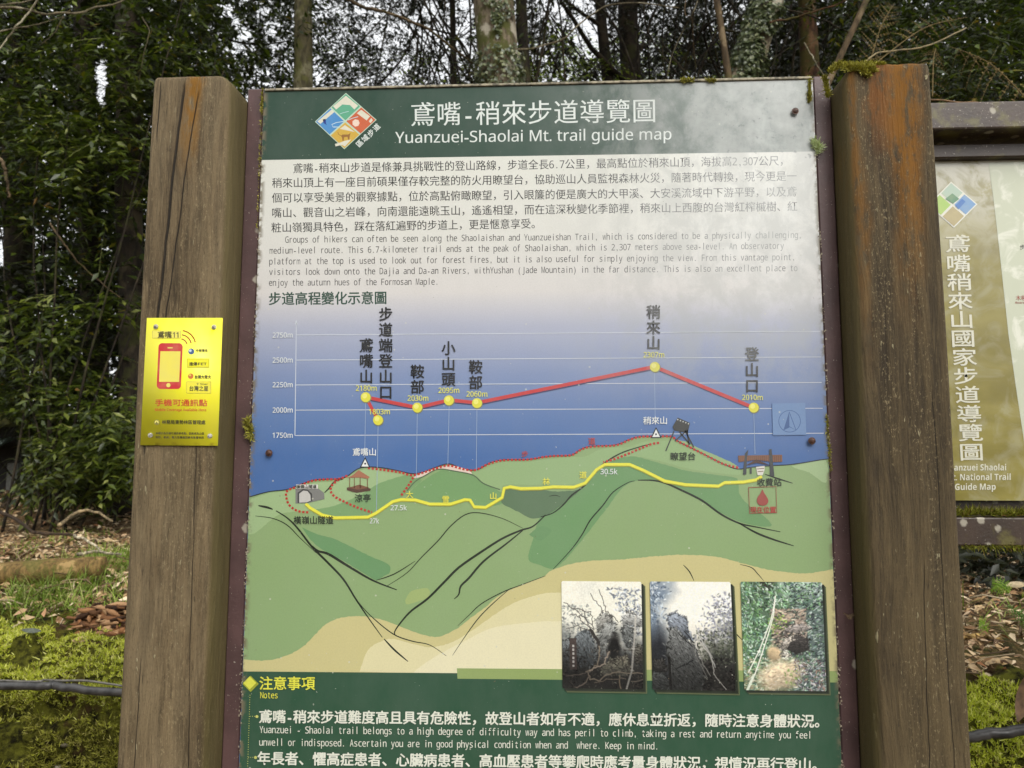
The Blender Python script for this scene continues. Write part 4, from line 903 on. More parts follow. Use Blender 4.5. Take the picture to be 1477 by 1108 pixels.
for q, f, lb in zip(PHQ, (photo1, photo2, photo3), ('printed photo of rocks, roots and a knotted rope', 'printed photo of a tall grey rock slab with ropes', 'printed photo of a leafy rocky path with a rope')):
    o = link('printed_photo', f().mesh('printed_photo', q, y_), mph, panel); o['label'] = lb

# screws in the sheet, moss and lichen along its edges
M_rust = flat_mat('rusty_screw', (98, 66, 52), .5, .5, 300); M_gal = flat_mat('galvanised_screw', (205, 200, 185), .35, .4, 300)
def screw(px, py, Y, r, mat, parent):
    c = at(px, py, Y); bm = bmesh.new()
    bmesh.ops.create_cone(bm, segments=20, radius1=r*1.35, radius2=r*1.3, depth=.0012, cap_ends=True, matrix=Matrix.Translation((0, 0, .0006)))
    bmesh.ops.create_uvsphere(bm, u_segments=16, v_segments=8, radius=r, matrix=Matrix.Translation((0, 0, .0012)) @ Matrix.Diagonal((1, 1, .55, 1)))
    for a in (0, 90): bmesh.ops.create_cube(bm, size=1, matrix=Matrix.Rotation(math.radians(a+20), 4, 'Z') @ Matrix.Translation((0, 0, r*.55+.0014)) @ Matrix.Diagonal((r*1.1, r*.22, .0006, 1)))
    me = mesh_bm('screw', bm, False); me.transform(Matrix.Translation(c) @ Matrix.Rotation(math.radians(90), 4, 'X')); return link('screw', me, mat, parent)
for px, py in ((1147, 160.5), (388, 653.5), (1171, 636)): screw(px, py, -.0042, .0042, M_rust, board)
M_lich = island_mat('moss_mat', [(0, (128, 126, 44)), (.35, (166, 162, 62)), (.7, (192, 186, 92)), (1, (108, 98, 48))])
def blades(P, N, L, w, spread, rg):
    """tiny pointed blades rooted at P, leaning around N"""
    n = len(P); d = N+rg.normal(size=(n, 3))*spread; d /= np.linalg.norm(d, axis=1)[:, None]
    side = np.cross(d, rg.normal(size=(n, 3))); side /= np.linalg.norm(side, axis=1)[:, None]+1e-9
    l = L*(.5+rg.random(n))[:, None]; ww = w*(.6+.8*rg.random(n))[:, None]
    bend = rg.normal(size=(n, 3))*l*.25
    V = np.stack([P-side*ww, P+side*ww, P+d*l*.55+side*ww*.8+bend*.4, P+d*l*.55-side*ww*.8+bend*.4, P+d*l+bend], 1)
    k = np.arange(n)[:, None]*5
    T = np.concatenate([k+[0, 1, 2], k+[0, 2, 3], k+[3, 2, 4]]); return V.reshape(-1, 3), T
def moss_patch(name, parent, segs, n, L, thick, mat=None, seed=1, N=(0, -1, .5), w=.0007):
    rg = np.random.default_rng(seed); A = Acc(); tot = sum(s_[3] for s_ in segs)
    for a, b_, Y, wt, sp in segs:
        k = int(n*wt/tot); t = rg.random(k); a3, b3 = at(*a, Y), at(*b_, Y)
        c = a3+(b3-a3)*t[:, None]
        cl = vnoise(c, 110, seed)*1.2; c = c+rg.normal(size=(k, 3))*np.array([sp, sp*.4, sp])*cl[:, None]
        A.add(*blades(c, np.tile(np.array(N, float), (k, 1)), L, w, .7, rg))
    return setp(link(name, A.mesh(name), mat or M_lich, parent), kind='stuff')
moss_patch('moss', postR, [((1196, 104), (1213, 92), -.045, 1, .004), ((1189, 112), (1194, 140), -.03, 1.6, .0022), ((1213, 95), (1275, 95), -.045, 3.5, .003), ((1218, 98), (1262, 101), -.052, 2.6, .0035), ((1237, 100), (1254, 110), -.0535, 1.0, .002)], 5200, .0052, 0, seed=3)
moss_patch('moss', board, [((1168, 114), (1167, 148), -.001, 1.2, .0025), ((982, 117), (1000, 116), -.003, .6, .002), ((1020, 116), (1032, 117), -.003, .4, .002), ((1192, 600), (1198, 680), 0, .8, .0014), ((379, 128), (377, 165), 0, .6, .0012), ((377, 165), (371, 330), 0, .4, .0009)], 1500, .0035, 0, seed=4)
moss_patch('moss', board, [((356, 606), (360, 622), -.004, 1, .003), ((362, 618), (363, 634), -.002, .8, .002)], 500, .008, 0, seed=5)
M_pl = island_mat('pale_lichen', [(0, (196, 210, 150)), (.5, (224, 232, 190)), (1, (170, 186, 120))])
moss_patch('lichen', board, [((1172, 206), (1184, 216), -.002, 1, .0035), ((1176, 200), (1180, 222), -.002, .6, .004)], 420, .006, 0, M_pl, 6)
M_flk = island_mat('paint_flakes', [(0, (150, 138, 118)), (.5, (178, 168, 146)), (1, (112, 100, 88))])
rg = np.random.default_rng(5); A = Acc()
for (xa, za, zb, n_) in ((-.0005, .8, zt, 420), (.9012, .8, zt, 380)):
    zz = rg.uniform(za, zb, n_); zz = zz[vnoise(np.stack([zz, zz*0, zz*0], -1), 28, 2) > .45]; n_ = len(zz)
    P = np.stack([xa+rg.normal(size=n_)*.0012, np.full(n_, -.0008), zz], -1); r = rg.uniform(.0004, .0013, n_)[:, None]
    A.add(np.stack([P+r*[-1, 0, -1], P+r*[1, -.2, -.8], P+r*[.7, -.4, 1.3], P+r*[-.8, -.1, 1]], 1).reshape(-1, 3), np.arange(n_)[:, None]*4+[0, 1, 2, 3])
setp(link('paint_flakes', A.mesh('paint_flakes'), M_flk, board), kind='stuff')
# small brown moth/leaf scrap clinging to the right frame
c = at(1224, 887, -.004); V = np.array([[-.009, -.002, .004], [-.002, -.005, .001], [.006, -.003, .003], [.009, 0, -.001], [.004, 0, -.007], [-.001, -.001, -.006], [-.004, 0, -.001]])+c
lf = link('dead_leaf', mesh_np('dead_leaf', V, [[0, 6, 1], [1, 6, 5], [1, 5, 2], [2, 5, 4], [2, 4, 3]]), flat_mat('scrap', (150, 128, 104), .8, .5, 300), loc=tuple(c))
setp(lf, 'tiny folded brown leaf scrap caught beside the right post at the frame', 'leaf')

# ================================================================== YELLOW PHONE SIGN
YS = PF-.0035
sc_ = at(262, 550, YS); sign = empty('phone_coverage_sign', tuple(at(257, 643, YS)), 'yellow phone coverage sign with a red mobile phone screwed to the left post', 'sign')
TL, TR, BR, BL = (211.8, 458.7), (320.3, 458.7), (313.4, 643), (202.3, 642.2)
def SG(p):
    """sign drawing units -> photo pixels (bilinear over the plate)"""
    out = []
    for x, y in p:
        u, v = (x-92+(y-48)/1020*50)/600, (y-48)/1020
        u = (x-(92-52*v))/((692-37*v)-(92-52*v))
        out.append(((TL[0]*(1-u)+TR[0]*u)*(1-v)+(BL[0]*(1-u)+BR[0]*u)*v, (TL[1]*(1-u)+TR[1]*u)*(1-v)+(BL[1]*(1-u)+BR[1]*u)*v))
    return out
q4 = [at(*p, YS) for p in (TL, TR, BR, BL)]
V = [tuple(p) for p in q4]+[(p[0], PF-.0008, p[2]) for p in q4]
m, nt, b = newmat('yellow_plate', .35)
g, P, X, Y, Z = pos(nt)
c = mixc(nt, step(nt, noise(nt, P, 18, 3), .3, .75), lin(255, 248, 52), lin(252, 242, 78))
c = mixc(nt, mth(nt, 'MULTIPLY', step(nt, Z, q4[2][2]+.007, q4[2][2]), step(nt, noise(nt, P, 60, 4), .45, .7)), c, lin(188, 168, 60))
nt.links.new(c, b.inputs['Base Color'])
plate = link('plate', mesh_np('plate', V, [[3, 2, 1, 0], [0, 1, 5, 4], [1, 2, 6, 5], [2, 3, 7, 6], [3, 0, 4, 7]]), m, sign)
def sp(name, polys, rgb, k): return prt(name, [SG(p) for p in polys], rgb, -.0002*k, plate, YS, False)
def rrect(x0, y0, x1, y1, r, sh=0.0):
    p = []
    for cx, cy, a0 in ((x1-r, y0+r, -90), (x1-r, y1-r, 0), (x0+r, y1-r, 90), (x0+r, y0+r, 180)):
        for t in range(6): a = math.radians(a0+18*t); p.append((cx+r*math.cos(a)-(cy-y0)*sh, cy+r*math.sin(a)))
    return p
sp('label_strip', [rrect(135, 150, 366, 212, 3)], (214, 204, 92), 1); sp('label_strip', [rrect(140, 154, 361, 208, 2)], (244, 234, 100), 2)
sp('phone_icon', [rrect(187, 250, 380, 617, 30, .045)], (204, 52, 60), 1); sp('phone_icon', [rrect(201, 315, 362, 560, 3, .045)], (240, 226, 96), 2); sp('phone_icon', [circ(265, 587, 17), rrect(258, 283, 300, 292, 4)], (240, 224, 110), 2)
arcs = []
for r in (52, 86, 120):
    arcs += stroke([(362+r*math.cos(a), 268-r*math.sin(a)) for a in np.linspace(math.radians(12), math.radians(82), 12)], 9)
sp('signal_arcs', arcs, (168, 66, 36), 2)
sp('carrier_mark', [circ(447, 316, 24)], (52, 92, 152), 1); sp('carrier_mark', [circ(440, 310, 11)], (206, 222, 236), 2); sp('carrier_mark', [circ(443, 514, 22)], (214, 110, 44), 1); sp('carrier_mark', [circ(438, 506, 9)], (236, 210, 90), 2)
sp('carrier_box', [rrect(412, 372, 592, 446, 4)], (210, 202, 42), 1); sp('carrier_box', [rrect(418, 378, 586, 440, 3)], (246, 240, 40), 2); sp('carrier_box', [rrect(408, 556, 606, 652, 4)], (196, 184, 70), 1); sp('carrier_box', [rrect(412, 560, 602, 648, 3)], (246, 234, 60), 2)
def sgrow(T, txt, x0, x1, y, h, wt=.015):
    (a, b_), = SG([(x0, y)]); (c, d), = SG([(x1, y)]); T.row(txt, a, b_, c, d, h*.1805, wt)
T_ = Text(YS); sgrow(T_, '鳶嘴11', 178, 352, 183, 58, .02); sgrow(T_, '中華電信', 484, 580, 308, 24, .03); sgrow(T_, '遠傳', 430, 496, 416, 30, .03); sgrow(T_, '台灣大哥大', 474, 606, 519, 30, .03); sgrow(T_, '台灣之星', 430, 586, 612, 44, .02)
(a, b_), = SG([(502, 426)]); (c, d), = SG([(572, 426)]); T_.fit('FET', a, b_, c, d, 5, .02)
(a, b_), = SG([(490, 583)]); (c, d), = SG([(582, 583)]); T_.fit('T Star', a, b_, c, d, 3.2, .02)
sgrow(T_, '林務局東勢林區管理處', 214, 562, 882, 36, .02); sgrow(T_, '本標示為手機可通訊參考點，因氣候及山區', 164, 552, 972, 20, .02); sgrow(T_, '地形、氣候、電力及儀器因素有影響收訊', 162, 550, 1004, 20, .02)
T_.done('sign_lettering', (58, 54, 34), plate, -.0006, False)
T_ = Text(YS); sgrow(T_, '手機可通訊點', 156, 578, 726, 58, .015); (a, b_), = SG([(158, 793)]); (c, d), = SG([(568, 793)]); T_.fit('Mobile Coverage Available Here', a, b_, c, d, 5.2, .012)
T_.done('sign_lettering', (206, 70, 40), plate, -.0006, False)
hm = circ(172, 885, 22, 16); sp('agency_mark', [hm], (150, 140, 70), 1); sp('agency_mark', [circ(172, 885, 15, 14)], (240, 230, 120), 2); sp('agency_mark', [[(158, 898), (172, 876), (186, 898)]], (120, 116, 60), 3)
for x, y in ((165, 118), (629, 121), (122, 988), (597, 991)): (a, b_), = SG([(x, y)]); screw(a, b_, YS, .0028, M_gal, sign)

# ================================================================== SECOND BOARD (behind the right post)
Y2 = .30
b2x0 = at(1330, 500, Y2)[0]; b2x1 = b2x0+1.15
B2 = empty('national_trail_board', (b2x0+.5, Y2, 0), 'olive and white map board in brown steel, half hidden behind the right post', 'information board')
z = lambda y: at(1430, y, Y2)[2]
M_b2 = steel_mat('brown_beam', (66, 50, 38), 1.35, .45)
link('top_beam', mesh_bm('top_beam', box_bm(b2x0-.06, b2x1+.06, Y2-.06, Y2+.04, z(203.5), z(166), .003, 2)), M_b2, B2)
link('top_rail', mesh_bm('top_rail', box_bm(b2x0, b2x1, Y2-.02, Y2+.02, z(232), z(213), .002, 1)), M_b2, B2)
link('backing', mesh_bm('backing', box_bm(b2x0, b2x1, Y2+.012, Y2+.03, z(745), z(214))), M_b2, B2)
link('bottom_beam', mesh_bm('bottom_beam', box_bm(b2x0-.06, b2x1+.06, Y2-.05, Y2+.04, z(784), z(744), .003, 2)), M_b2, B2)
for x in (b2x0-.09, b2x1+.065): link('post', mesh_bm('post', box_bm(x, x+.08, Y2-.04, Y2+.04, -.2, z(160), .004, 1)), M_b2, B2)
m, nt, b = newmat('olive_print', .2)
g, P, X, Y, Z = pos(nt)
c = mixc(nt, step(nt, noise(nt, scaled(nt, P, 1, 1, 2.5), 7, 4), .3, .7), lin(128, 118, 58), lin(150, 140, 76))
c = mixc(nt, mth(nt, 'MULTIPLY', step(nt, noise(nt, P, 16, 5, .6, 1.2), .42, .66), .22), c, lin(196, 196, 180))
c = mixc(nt, mth(nt, 'MULTIPLY', step(nt, Z, z(400), z(250)), mth(nt, 'ADD', .25, mth(nt, 'MULTIPLY', step(nt, noise(nt, P, 24, 5, .6, 1.0), .35, .6), .55))), c, lin(214, 212, 198))  # sky reflection painted as whitish mottling on the upper part
nt.links.new(c, b.inputs['Base Color']); bump(nt, b, noise(nt, P, 14, 3), .12, .005)
p2 = link('panel', mesh_bm('panel', box_bm(b2x0, b2x1, Y2-.003, Y2+.0115, z(722), z(232.5))), m, B2)
W2 = -.0034
m2, nt, b = newmat('pale_print', .2)
g, P, X, Y, Z = pos(nt)
c = mixc(nt, mth(nt, 'MULTIPLY', step(nt, noise(nt, P, 16, 5, .6, 1.0), .5, .64), .8), lin(196, 200, 176), lin(228, 228, 212))
nt.links.new(c, b.inputs['Base Color']); bump(nt, b, noise(nt, P, 14, 3), .12, .005)
xr = proj([[b2x1, Y2, 1.6]])[0][0]
bl_ = [(1424.5, 236), (1433, 300), (1441, 371), (1453, 482), (1464, 560), (1474.5, 630), (1487, 722)]
prt('pale_area', [bl_+[(xr+18, 735), (xr-25, 200)]], (0, 0, 0), W2, p2, Y2, mat=m2)
T_ = Text(Y2)
for c_, x_, yy in zip('鳶嘴稍來山國家步道導覽圖', (1380, 1381, 1382.5, 1383.5, 1385.5, 1387.5, 1389.5, 1391.5, 1394, 1396.3, 1398.5, 1399.5), (352, 380.5, 407.5, 434.5, 461.5, 488.5, 515.5, 542.5, 569.5, 597, 624, 652)):
    G = glyph(c_, .013); T_.new(); T_.put(G, lambda p, q: (x_+(p-.5)*37+(q-.38)*-1.5, yy-(q-.38)*26.5+(p-.5)*-.5))
T_.fit('Yuanzuei Shaolai', 1361, 679, 1449.5, 678.5, 12.5, .0, True); T_.fit('Mt. National Trail', 1363, 692.8, 1456, 692.4, 12.5, .0, True); T_.fit('Guide Map', 1376, 706.8, 1434.5, 706.4, 12.5, .0, True)
T_.done('board_lettering', (216, 214, 196), p2, W2-.0004, False)
T_ = Text(Y2); T_.row('步道', 1469, 357.5, 1485, 357, 8, .01); T_.done('board_lettering', (70, 72, 66), p2, W2-.0004, False)
T_ = Text(Y2); T_.row('木棧道', 1463, 430.5, 1487, 430, 8, .01); T_.fit('Boardwalk', 1463, 438.5, 1487, 438.5, 4, .01); T_.done('board_lettering', (150, 62, 52), p2, W2-.0004, False)
e4 = [(1370.3, 263), (1408.5, 295.5), (1374.5, 329.6), (1337, 297)]
prt('emblem', [e4], (222, 222, 210), W2-.0003, p2, Y2, False)
ctr = (1372.5, 296.3); mm = lambda a, b_: ((a[0]+b_[0])/2, (a[1]+b_[1])/2)
for q, c in (([e4[0], mm(e4[0], e4[1]), ctr, mm(e4[0], e4[3])], (176, 196, 178)), ([mm(e4[0], e4[1]), e4[1], mm(e4[1], e4[2]), ctr], (120, 158, 200)), ([ctr, mm(e4[1], e4[2]), e4[2], mm(e4[2], e4[3])], (178, 164, 122)), ([mm(e4[0], e4[3]), ctr, mm(e4[2], e4[3]), e4[3]], (168, 200, 104))): prt('emblem', [inset(q, .14)], c, W2-.0006, p2, Y2, False)
prt('emblem', [[(1362, 288), (1372, 280), (1382, 288), (1373, 295)]], (92, 140, 108), W2-.0009, p2, Y2, False); prt('emblem', [[(1376, 298), (1386, 288), (1391, 292), (1381, 303)]], (66, 118, 186), W2-.0009, p2, Y2, False)
rg = np.random.default_rng(9); A = Acc(); n_ = 5200
xx = rg.uniform(b2x0, b2x0+.62, n_); P = np.stack([xx, Y2-.045+rg.uniform(0, .04, n_), z(744)+.006*vnoise(np.stack([xx, xx*0, xx*0], -1), 40)], -1)
A.add(*blades(P, np.tile([0, -.5, .9], (n_, 1)), .013, .0009, .6, rg))
n_ = 1800; xx = rg.uniform(b2x0, b2x0+.62, n_); xx = xx[vnoise(np.stack([xx, xx*0, xx*0], -1), 18, 5) > .5]; n_ = len(xx)
A.add(*blades(np.stack([xx, np.full(n_, Y2-.048), z(784)+rg.uniform(-.002, .004, n_)], -1), np.tile([0, -.5, -.8], (n_, 1)), .010, .0008, .6, rg))
M_moss = leaf_mat('green_moss', [(0, (122, 130, 34)), (.3, (186, 194, 52)), (.65, (222, 224, 86)), (.9, (240, 238, 150)), (1, (140, 114, 64))], .6, .25, .3)
M_moss2 = leaf_mat('brown_green_moss', [(0, (84, 74, 36)), (.4, (148, 146, 56)), (.75, (188, 188, 76)), (1, (206, 196, 120))], .7, .25, .2)
M_rail = leaf_mat('rail_moss', [(0, (70, 66, 26)), (.4, (112, 114, 38)), (.75, (146, 148, 56)), (1, (120, 92, 50))], .7, .25, .2)
setp(link('moss', A.mesh('moss'), M_rail, B2), kind='stuff')

# ================================================================== RETAINING WALL, MOSS, PIPE
def lump(seed, sc=(1, 1, 1), sub=3, k=.35):
    bm = bmesh.new(); bmesh.ops.create_icosphere(bm, subdivisions=sub, radius=1)
    P = np.array([v.co[:] for v in bm.verts]); d = 1+k*(fbm(P, 1.1, 3, seed)-.5)*2+.12*(fbm(P, 4.5, 2, seed+3)-.5)
    for v, q in zip(bm.verts, P*d[:, None]*np.array(sc)): v.co = q
    return mesh_bm('stone', bm, True)
m, nt, b = newmat('mossy_stone', .85, .3)
g, P, X, Y, Z = pos(nt)
c = mixc(nt, step(nt, noise(nt, P, 12, 5, .65), .35, .65), lin(72, 70, 58), lin(150, 146, 128))
c = mixc(nt, step(nt, noise(nt, P, 40, 4, .7), .55, .65), c, lin(44, 40, 30))
c = mixc(nt, mth(nt, 'MULTIPLY', step(nt, noise(nt, P, 7, 5, .6), .42, .55), .8), c, lin(84, 86, 34))
nt.links.new(c, b.inputs['Base Color']); bump(nt, b, noise(nt, P, 30, 5, .7), .7, .02)
wall = empty('retaining_wall', (*xy_of(1.3, 0), 0), 'low dry stone wall overgrown with bright green moss along the foot of the bank', 'wall')
smesh = [lump(s_, (1, .6, .72)) for s_ in range(5)]
for me in smesh: me.materials.append(m)
wl = np.array(wall.location); k = 0
for row, (zc, hh) in enumerate(((.12, .15), (.34, .13), (.54, .12))):
    u = -3.2+row*.13
    while u < 5.0:
        w_ = .13+.07*random.random(); x, y = xy_of(u+w_, .02+.05*random.random()+row*.03)
        o = bpy.data.objects.new('stone', smesh[k % 5]); COL.objects.link(o); o.parent = wall; o.location = (x-wl[0], y-wl[1], zc+random.uniform(-.02, .02)); o.scale = (w_, .16, hh); o.rotation_euler = (random.uniform(-.15, .15), random.uniform(-.2, .2), -.17+random.uniform(-.2, .2)); k += 1; u += 2*w_*.93
# moss cushion sheet over the wall crown + blades
def moss_surf(u, v, amp=.05):
    """u along the wall, v in 0..1 down the front, 1..2 over the crown"""
    s = np.interp(v, [0, .55, .9, 1.1, 1.4, 2.0], [-.13, -.115, -.09, -.02, .12, .42]); zz = np.interp(v, [0, .55, .9, 1.1, 1.4, 2.0], [.15, .50, .70, .775, .83, .875])
    x, y = xy_of(u, s); P = np.stack([x, y, zz], -1)
    d = (fbm(P, 6, 4, 21)-.5)*amp*2.6+(fbm(P, 19, 3, 23)-.5)*amp*1.3+(vnoise(P, 2.2, 8)-.5)*.08+(vnoise(P, 60, 12)-.5)*.016
    nrm = np.stack([-WN[0]*np.clip(1.2-v*.8, 0, 1), -WN[1]*np.clip(1.2-v*.8, 0, 1), np.clip(v-.3, .15, 1)], -1); nrm /= np.linalg.norm(nrm, axis=-1)[..., None]
    gap = np.clip((np.abs(v-.90)-.0)/.12, 0, 1)           # recess along which the pipe lies
    d = d-.03*(1-gap); return P+nrm*d[..., None], nrm
m, nt, b = newmat('moss_bed', .95, .1)
g, P, X, Y, Z = pos(nt)
c = mixc(nt, step(nt, noise(nt, P, 26, 5, .7), .35, .65), lin(30, 28, 12), lin(104, 104, 36))
c = mixc(nt, step(nt, noise(nt, P, 6, 4, .6), .56, .66), c, lin(72, 56, 34))
nt.links.new(c, b.inputs['Base Color']); bump(nt, b, noise(nt, P, 90, 5, .75), 1.0, .015)
uu, vv = np.meshgrid(np.linspace(-3.3, 5.1, 560), np.linspace(0, 2, 90), indexing='ij'); P_, N_ = moss_surf(uu, vv); P_ = P_-N_*.010
i, j = np.meshgrid(np.arange(559), np.arange(89), indexing='ij'); Q = np.stack([i*90+j, (i+1)*90+j, (i+1)*90+j+1, i*90+j+1], -1).reshape(-1, 4)
hole = (fbm(P_, 5.5, 3, 31) > .60) & (vv < .85); hq = hole.ravel()[Q].any(1)
setp(link('moss_bed', mesh_np('moss_bed', P_.reshape(-1, 3), Q[~hq], True), m), 'green moss carpet covering the crown and face of the stone wall', 'moss', kind='stuff')
rg = np.random.default_rng(21); A = Acc(); A2 = Acc()
for (u0, u1, n_) in ((-.75, .75, 130000), (2.45, 3.2, 60000), (.75, 2.45, 8000), (-3.0, -.75, 30000), (3.2, 4.8, 20000)):
    u = rg.uniform(u0, u1, n_); v = rg.uniform(.25, 1.75, n_); P_, N_ = moss_surf(u, v)
    dens = fbm(P_, 5, 3, 41); keep = (dens > np.where(v < .85, .44, .27)-.05*rg.random(n_)) & ~((fbm(P_, 5.5, 3, 31) > .58) & (v < .85)) & ~((v > 1.42+.25*fbm(P_, 3, 2, 77)) & (dens < .56)) & ~((np.abs(v-.92) < .035)&(rg.random(n_) < .8))
    P_, N_ = P_[keep], N_[keep]; N_[:, 2] += .3; q = vnoise(P_, 60, 12) > .42; P_, N_ = P_[q], N_[q]; q = rg.random(len(P_)) < .12; lo = (P_[:, 2] < .70+.03*rg.normal(size=len(P_))) & (vnoise(P_, 7, 3)+.25*rg.normal(size=len(P_))*.5 > .33); A2.add(*blades(P_[lo], N_[lo], .011, .0013, 1.0, rg)); P_, N_, q = P_[~lo], N_[~lo], q[~lo]; A.add(*blades(P_[q], N_[q], .017, .0012, .9, rg)); A.add(*blades(P_[~q], N_[~q], .0095, .0015, .85, rg))
setp(link('moss', A.mesh('moss'), M_moss), 'fine upright moss shoots, yellow green, on top of the stone wall', 'moss', kind='stuff')
setp(link('moss', A2.mesh('moss'), M_moss2), 'brownish sparse moss on the shaded face of the stone wall below the pipe', 'moss', kind='stuff')
rg = np.random.default_rng(24); k_ = 55; u = rg.uniform(-.75, 3.2, k_); v = rg.uniform(.35, .85, k_); P_, N_ = moss_surf(u, v); A = Acc()
for p in P_:
    r_ = rg.uniform(.006, .022); q_ = rg.normal(size=3)*r_*.8; q_[1] *= .2; V, Q = tube(np.array([p-q_, p-[0, .002, 0], p+q_*.8]), [r_*.35, r_*.8, r_*.3], 5, .9, int(p[0]*1000) % 97); A.add(V, Q)
setp(link('stone_chips', A.mesh('stone_chips'), island_mat('stone_chip', [(0, (62, 58, 44)), (.6, (98, 92, 74)), (1, (140, 134, 114))])), 'small pale stones showing between the moss on the wall face', 'stones', kind='stuff')
# black water pipe with a thinner cable above it
M_pipe = flat_mat('grey_pipe', (74, 72, 70), .35, .45, 30)
pp = []
for px, py, Yd in ((-400, 975, 1.55), (0, 989, 1.19), (90, 991, 1.165), (175, 998, 1.14), (700, 1018, 1.02), (1250, 1062, .80), (1405, 1061, .75), (1477, 1052, .73), (1700, 1030, .68)): pp.append(at(px, py, Yd))
V, Q = tube(curve_pts(pp, 80, .004, 2), .0125, 12); pipe = link('water_pipe', mesh_np('water_pipe', V, tri(Q), True), M_pipe, loc=tuple(pp[4])); setp(pipe, 'dark grey water pipe lying along the mossy stone wall', 'pipe')
pp = [at(px, py, Yd) for px, py, Yd in ((-400, 962, 1.57), (0, 982, 1.2), (70, 981, 1.18), (150, 985, 1.17), (240, 1004, 1.18))]
V, Q = tube(curve_pts(pp, 40, .001, 3), .0035, 8); o = link('cable', mesh_np('cable', V, tri(Q), True), flat_mat('cable', (112, 108, 98), .4, .3), loc=tuple(pp[2])); setp(o, 'thin pale cable lying just above the grey water pipe', 'cable')

# ================================================================== FOREST FLOOR
def ground_pts(px0, px1, s0, s1, n, rg, ux=None):
    """random points on the bank inside a span (x by world)"""
    s = rg.uniform(s0, s1, n); u = rg.uniform(px0, px1, n); x, y = xy_of(u, s); return np.stack([x, y, bank_h(x, y)], -1)
def leaf_arr(P, D, N, L, W, fold=.12, curl=0.0, rg=RG):
    """5-vertex folded leaves"""
    D = D/np.linalg.norm(D, axis=1)[:, None]; S = np.cross(D, N); S /= np.linalg.norm(S, axis=1)[:, None]+1e-9; U = np.cross(S, D)
    L = np.broadcast_to(L, (len(P),))[:, None]; W = np.broadcast_to(W, (len(P),))[:, None]
    m_ = P+D*L*.42-U*W*fold
    V = np.stack([P, P+D*L*.38+S*W*.5, P+D*L*.38-S*W*.5, P+D*L-U*L*curl, m_], 1)
    k = np.arange(len(P))[:, None]*5
    return V.reshape(-1, 3), np.concatenate([k+[0, 4, 1], k+[1, 4, 3], k+[0, 2, 4], k+[4, 2, 3]])
rg = np.random.default_rng(33); A = Acc()
for (u0, u1, s0, s1, n_) in ((-2.6, 1.0, .30, 2.2, 9000), (-6, .8, 2.0, 6.5, 9500), (1.8, 4.2, .22, 2.4, 9000)):
    P = ground_pts(u0, u1, s0, s1, n_, rg); P[:, 2] += rg.uniform(0, .05, n_)
    N = np.stack([rg.normal(size=n_)*.6, -.3+rg.normal(size=n_)*.6, np.ones(n_)], -1); D = rg.normal(size=(n_, 3)); D[:, 2] *= .35
    L = rg.uniform(.025, .07, n_)*(.7 if u0 > 1 else 1.0); A.add(*leaf_arr(P, D, N, L, L*rg.uniform(.15, .5, n_), .3, .3))
M_lit = island_mat('leaf_litter', [(0, (84, 62, 42)), (.25, (136, 104, 70)), (.5, (176, 146, 104)), (.75, (206, 180, 142)), (.92, (228, 208, 174)), (1, (162, 104, 62))], .7, .3)
setp(link('leaf_litter', A.mesh('leaf_litter'), M_lit), 'brown and tan dead leaves covering the forest bank', 'leaf litter', kind='stuff')
A = Acc(); rg = np.random.default_rng(35)
for (u0, u1, s0, s1, n_) in ((-2.6, .8, .3, 5.0, 2200), (1.9, 4, .25, 2.0, 500)):
    P = ground_pts(u0, u1, s0, s1, n_, rg)
    for p in P:
        L = rg.uniform(.08, .3); a = rg.uniform(0, math.pi*2); d = np.array([math.cos(a), math.sin(a)*.6, rg.normal()*.15])*L
        V, Q = tube(np.array([p+[0, 0, .01], p+d*.5+[0, 0, .02+rg.random()*.02], p+d+[0, 0, .012]]), rg.uniform(.0012, .004), 4); A.add(V, Q)
M_twig = island_mat('twig_bark', [(0, (74, 58, 42)), (.4, (116, 96, 72)), (.8, (158, 140, 110)), (1, (186, 172, 144))])
setp(link('fine_twigs', A.mesh('fine_twigs'), M_twig), 'scatter of fine dry twigs over the leaf litter', 'twigs', kind='stuff')
# grass tufts
def grass(P, N, L, w, rg):
    n = len(P); az = rg.uniform(0, 2*math.pi, n); out = np.stack([np.cos(az), np.sin(az), np.zeros(n)], -1); side = np.stack([-np.sin(az), np.cos(az), np.zeros(n)], -1)
    L = (L*rg.uniform(.5, 1.2, n))[:, None]; le = rg.uniform(.35, 1.25, n)[:, None]; up = np.array([0, 0, 1.0]); V = []
    for t in (0, .35, .7, 1.0):
        c = P+out*L*le*t**1.7+up*L*(t-.45*le*t*t); ww = w*(1-t)**.6*(1 if t else .7)
        V += [c-side*ww, c+side*ww]
    V = np.stack(V, 1); k = np.arange(n)[:, None]*8
    return V.reshape(-1, 3), np.concatenate([k+[0, 1, 3, 2], k+[2, 3, 5, 4], k+[4, 5, 7, 6]])
A = Acc(); rg = np.random.default_rng(37)
for px, py, Yd, n_, L in ((95, 790, 2.6, 60, .17), (150, 775, 2.8, 90, .16), (60, 850, 1.95, 110, .16), (30, 850, 2.0, 60, .15), (175, 790, 2.5, 90, .2), (140, 815, 2.2, 80, .14), (100, 840, 1.95, 60, .14), (20, 800, 2.6, 40, .12), (170, 880, 1.8, 25, .1), (45, 770, 3.2, 40, .12), (125, 745, 3.6, 40, .12), (190, 750, 3.0, 40, .15), (80, 820, 2.2, 60, .13), (1460, 900, 1.7, 14, .14), (1470, 860, 2.0, 12, .12), (70, 700, 4.8, 60, .15), (110, 865, 1.8, 40, .12)):
    c = at(px, py, Yd); P = c+np.zeros((n_*2, 3))+rg.normal(size=(n_*2, 3))*np.array([.09, .14, 0]); P[:, 2] = bank_h(P[:, 0], P[:, 1]); A.add(*grass(P, None, L*1.05, .0026, rg))
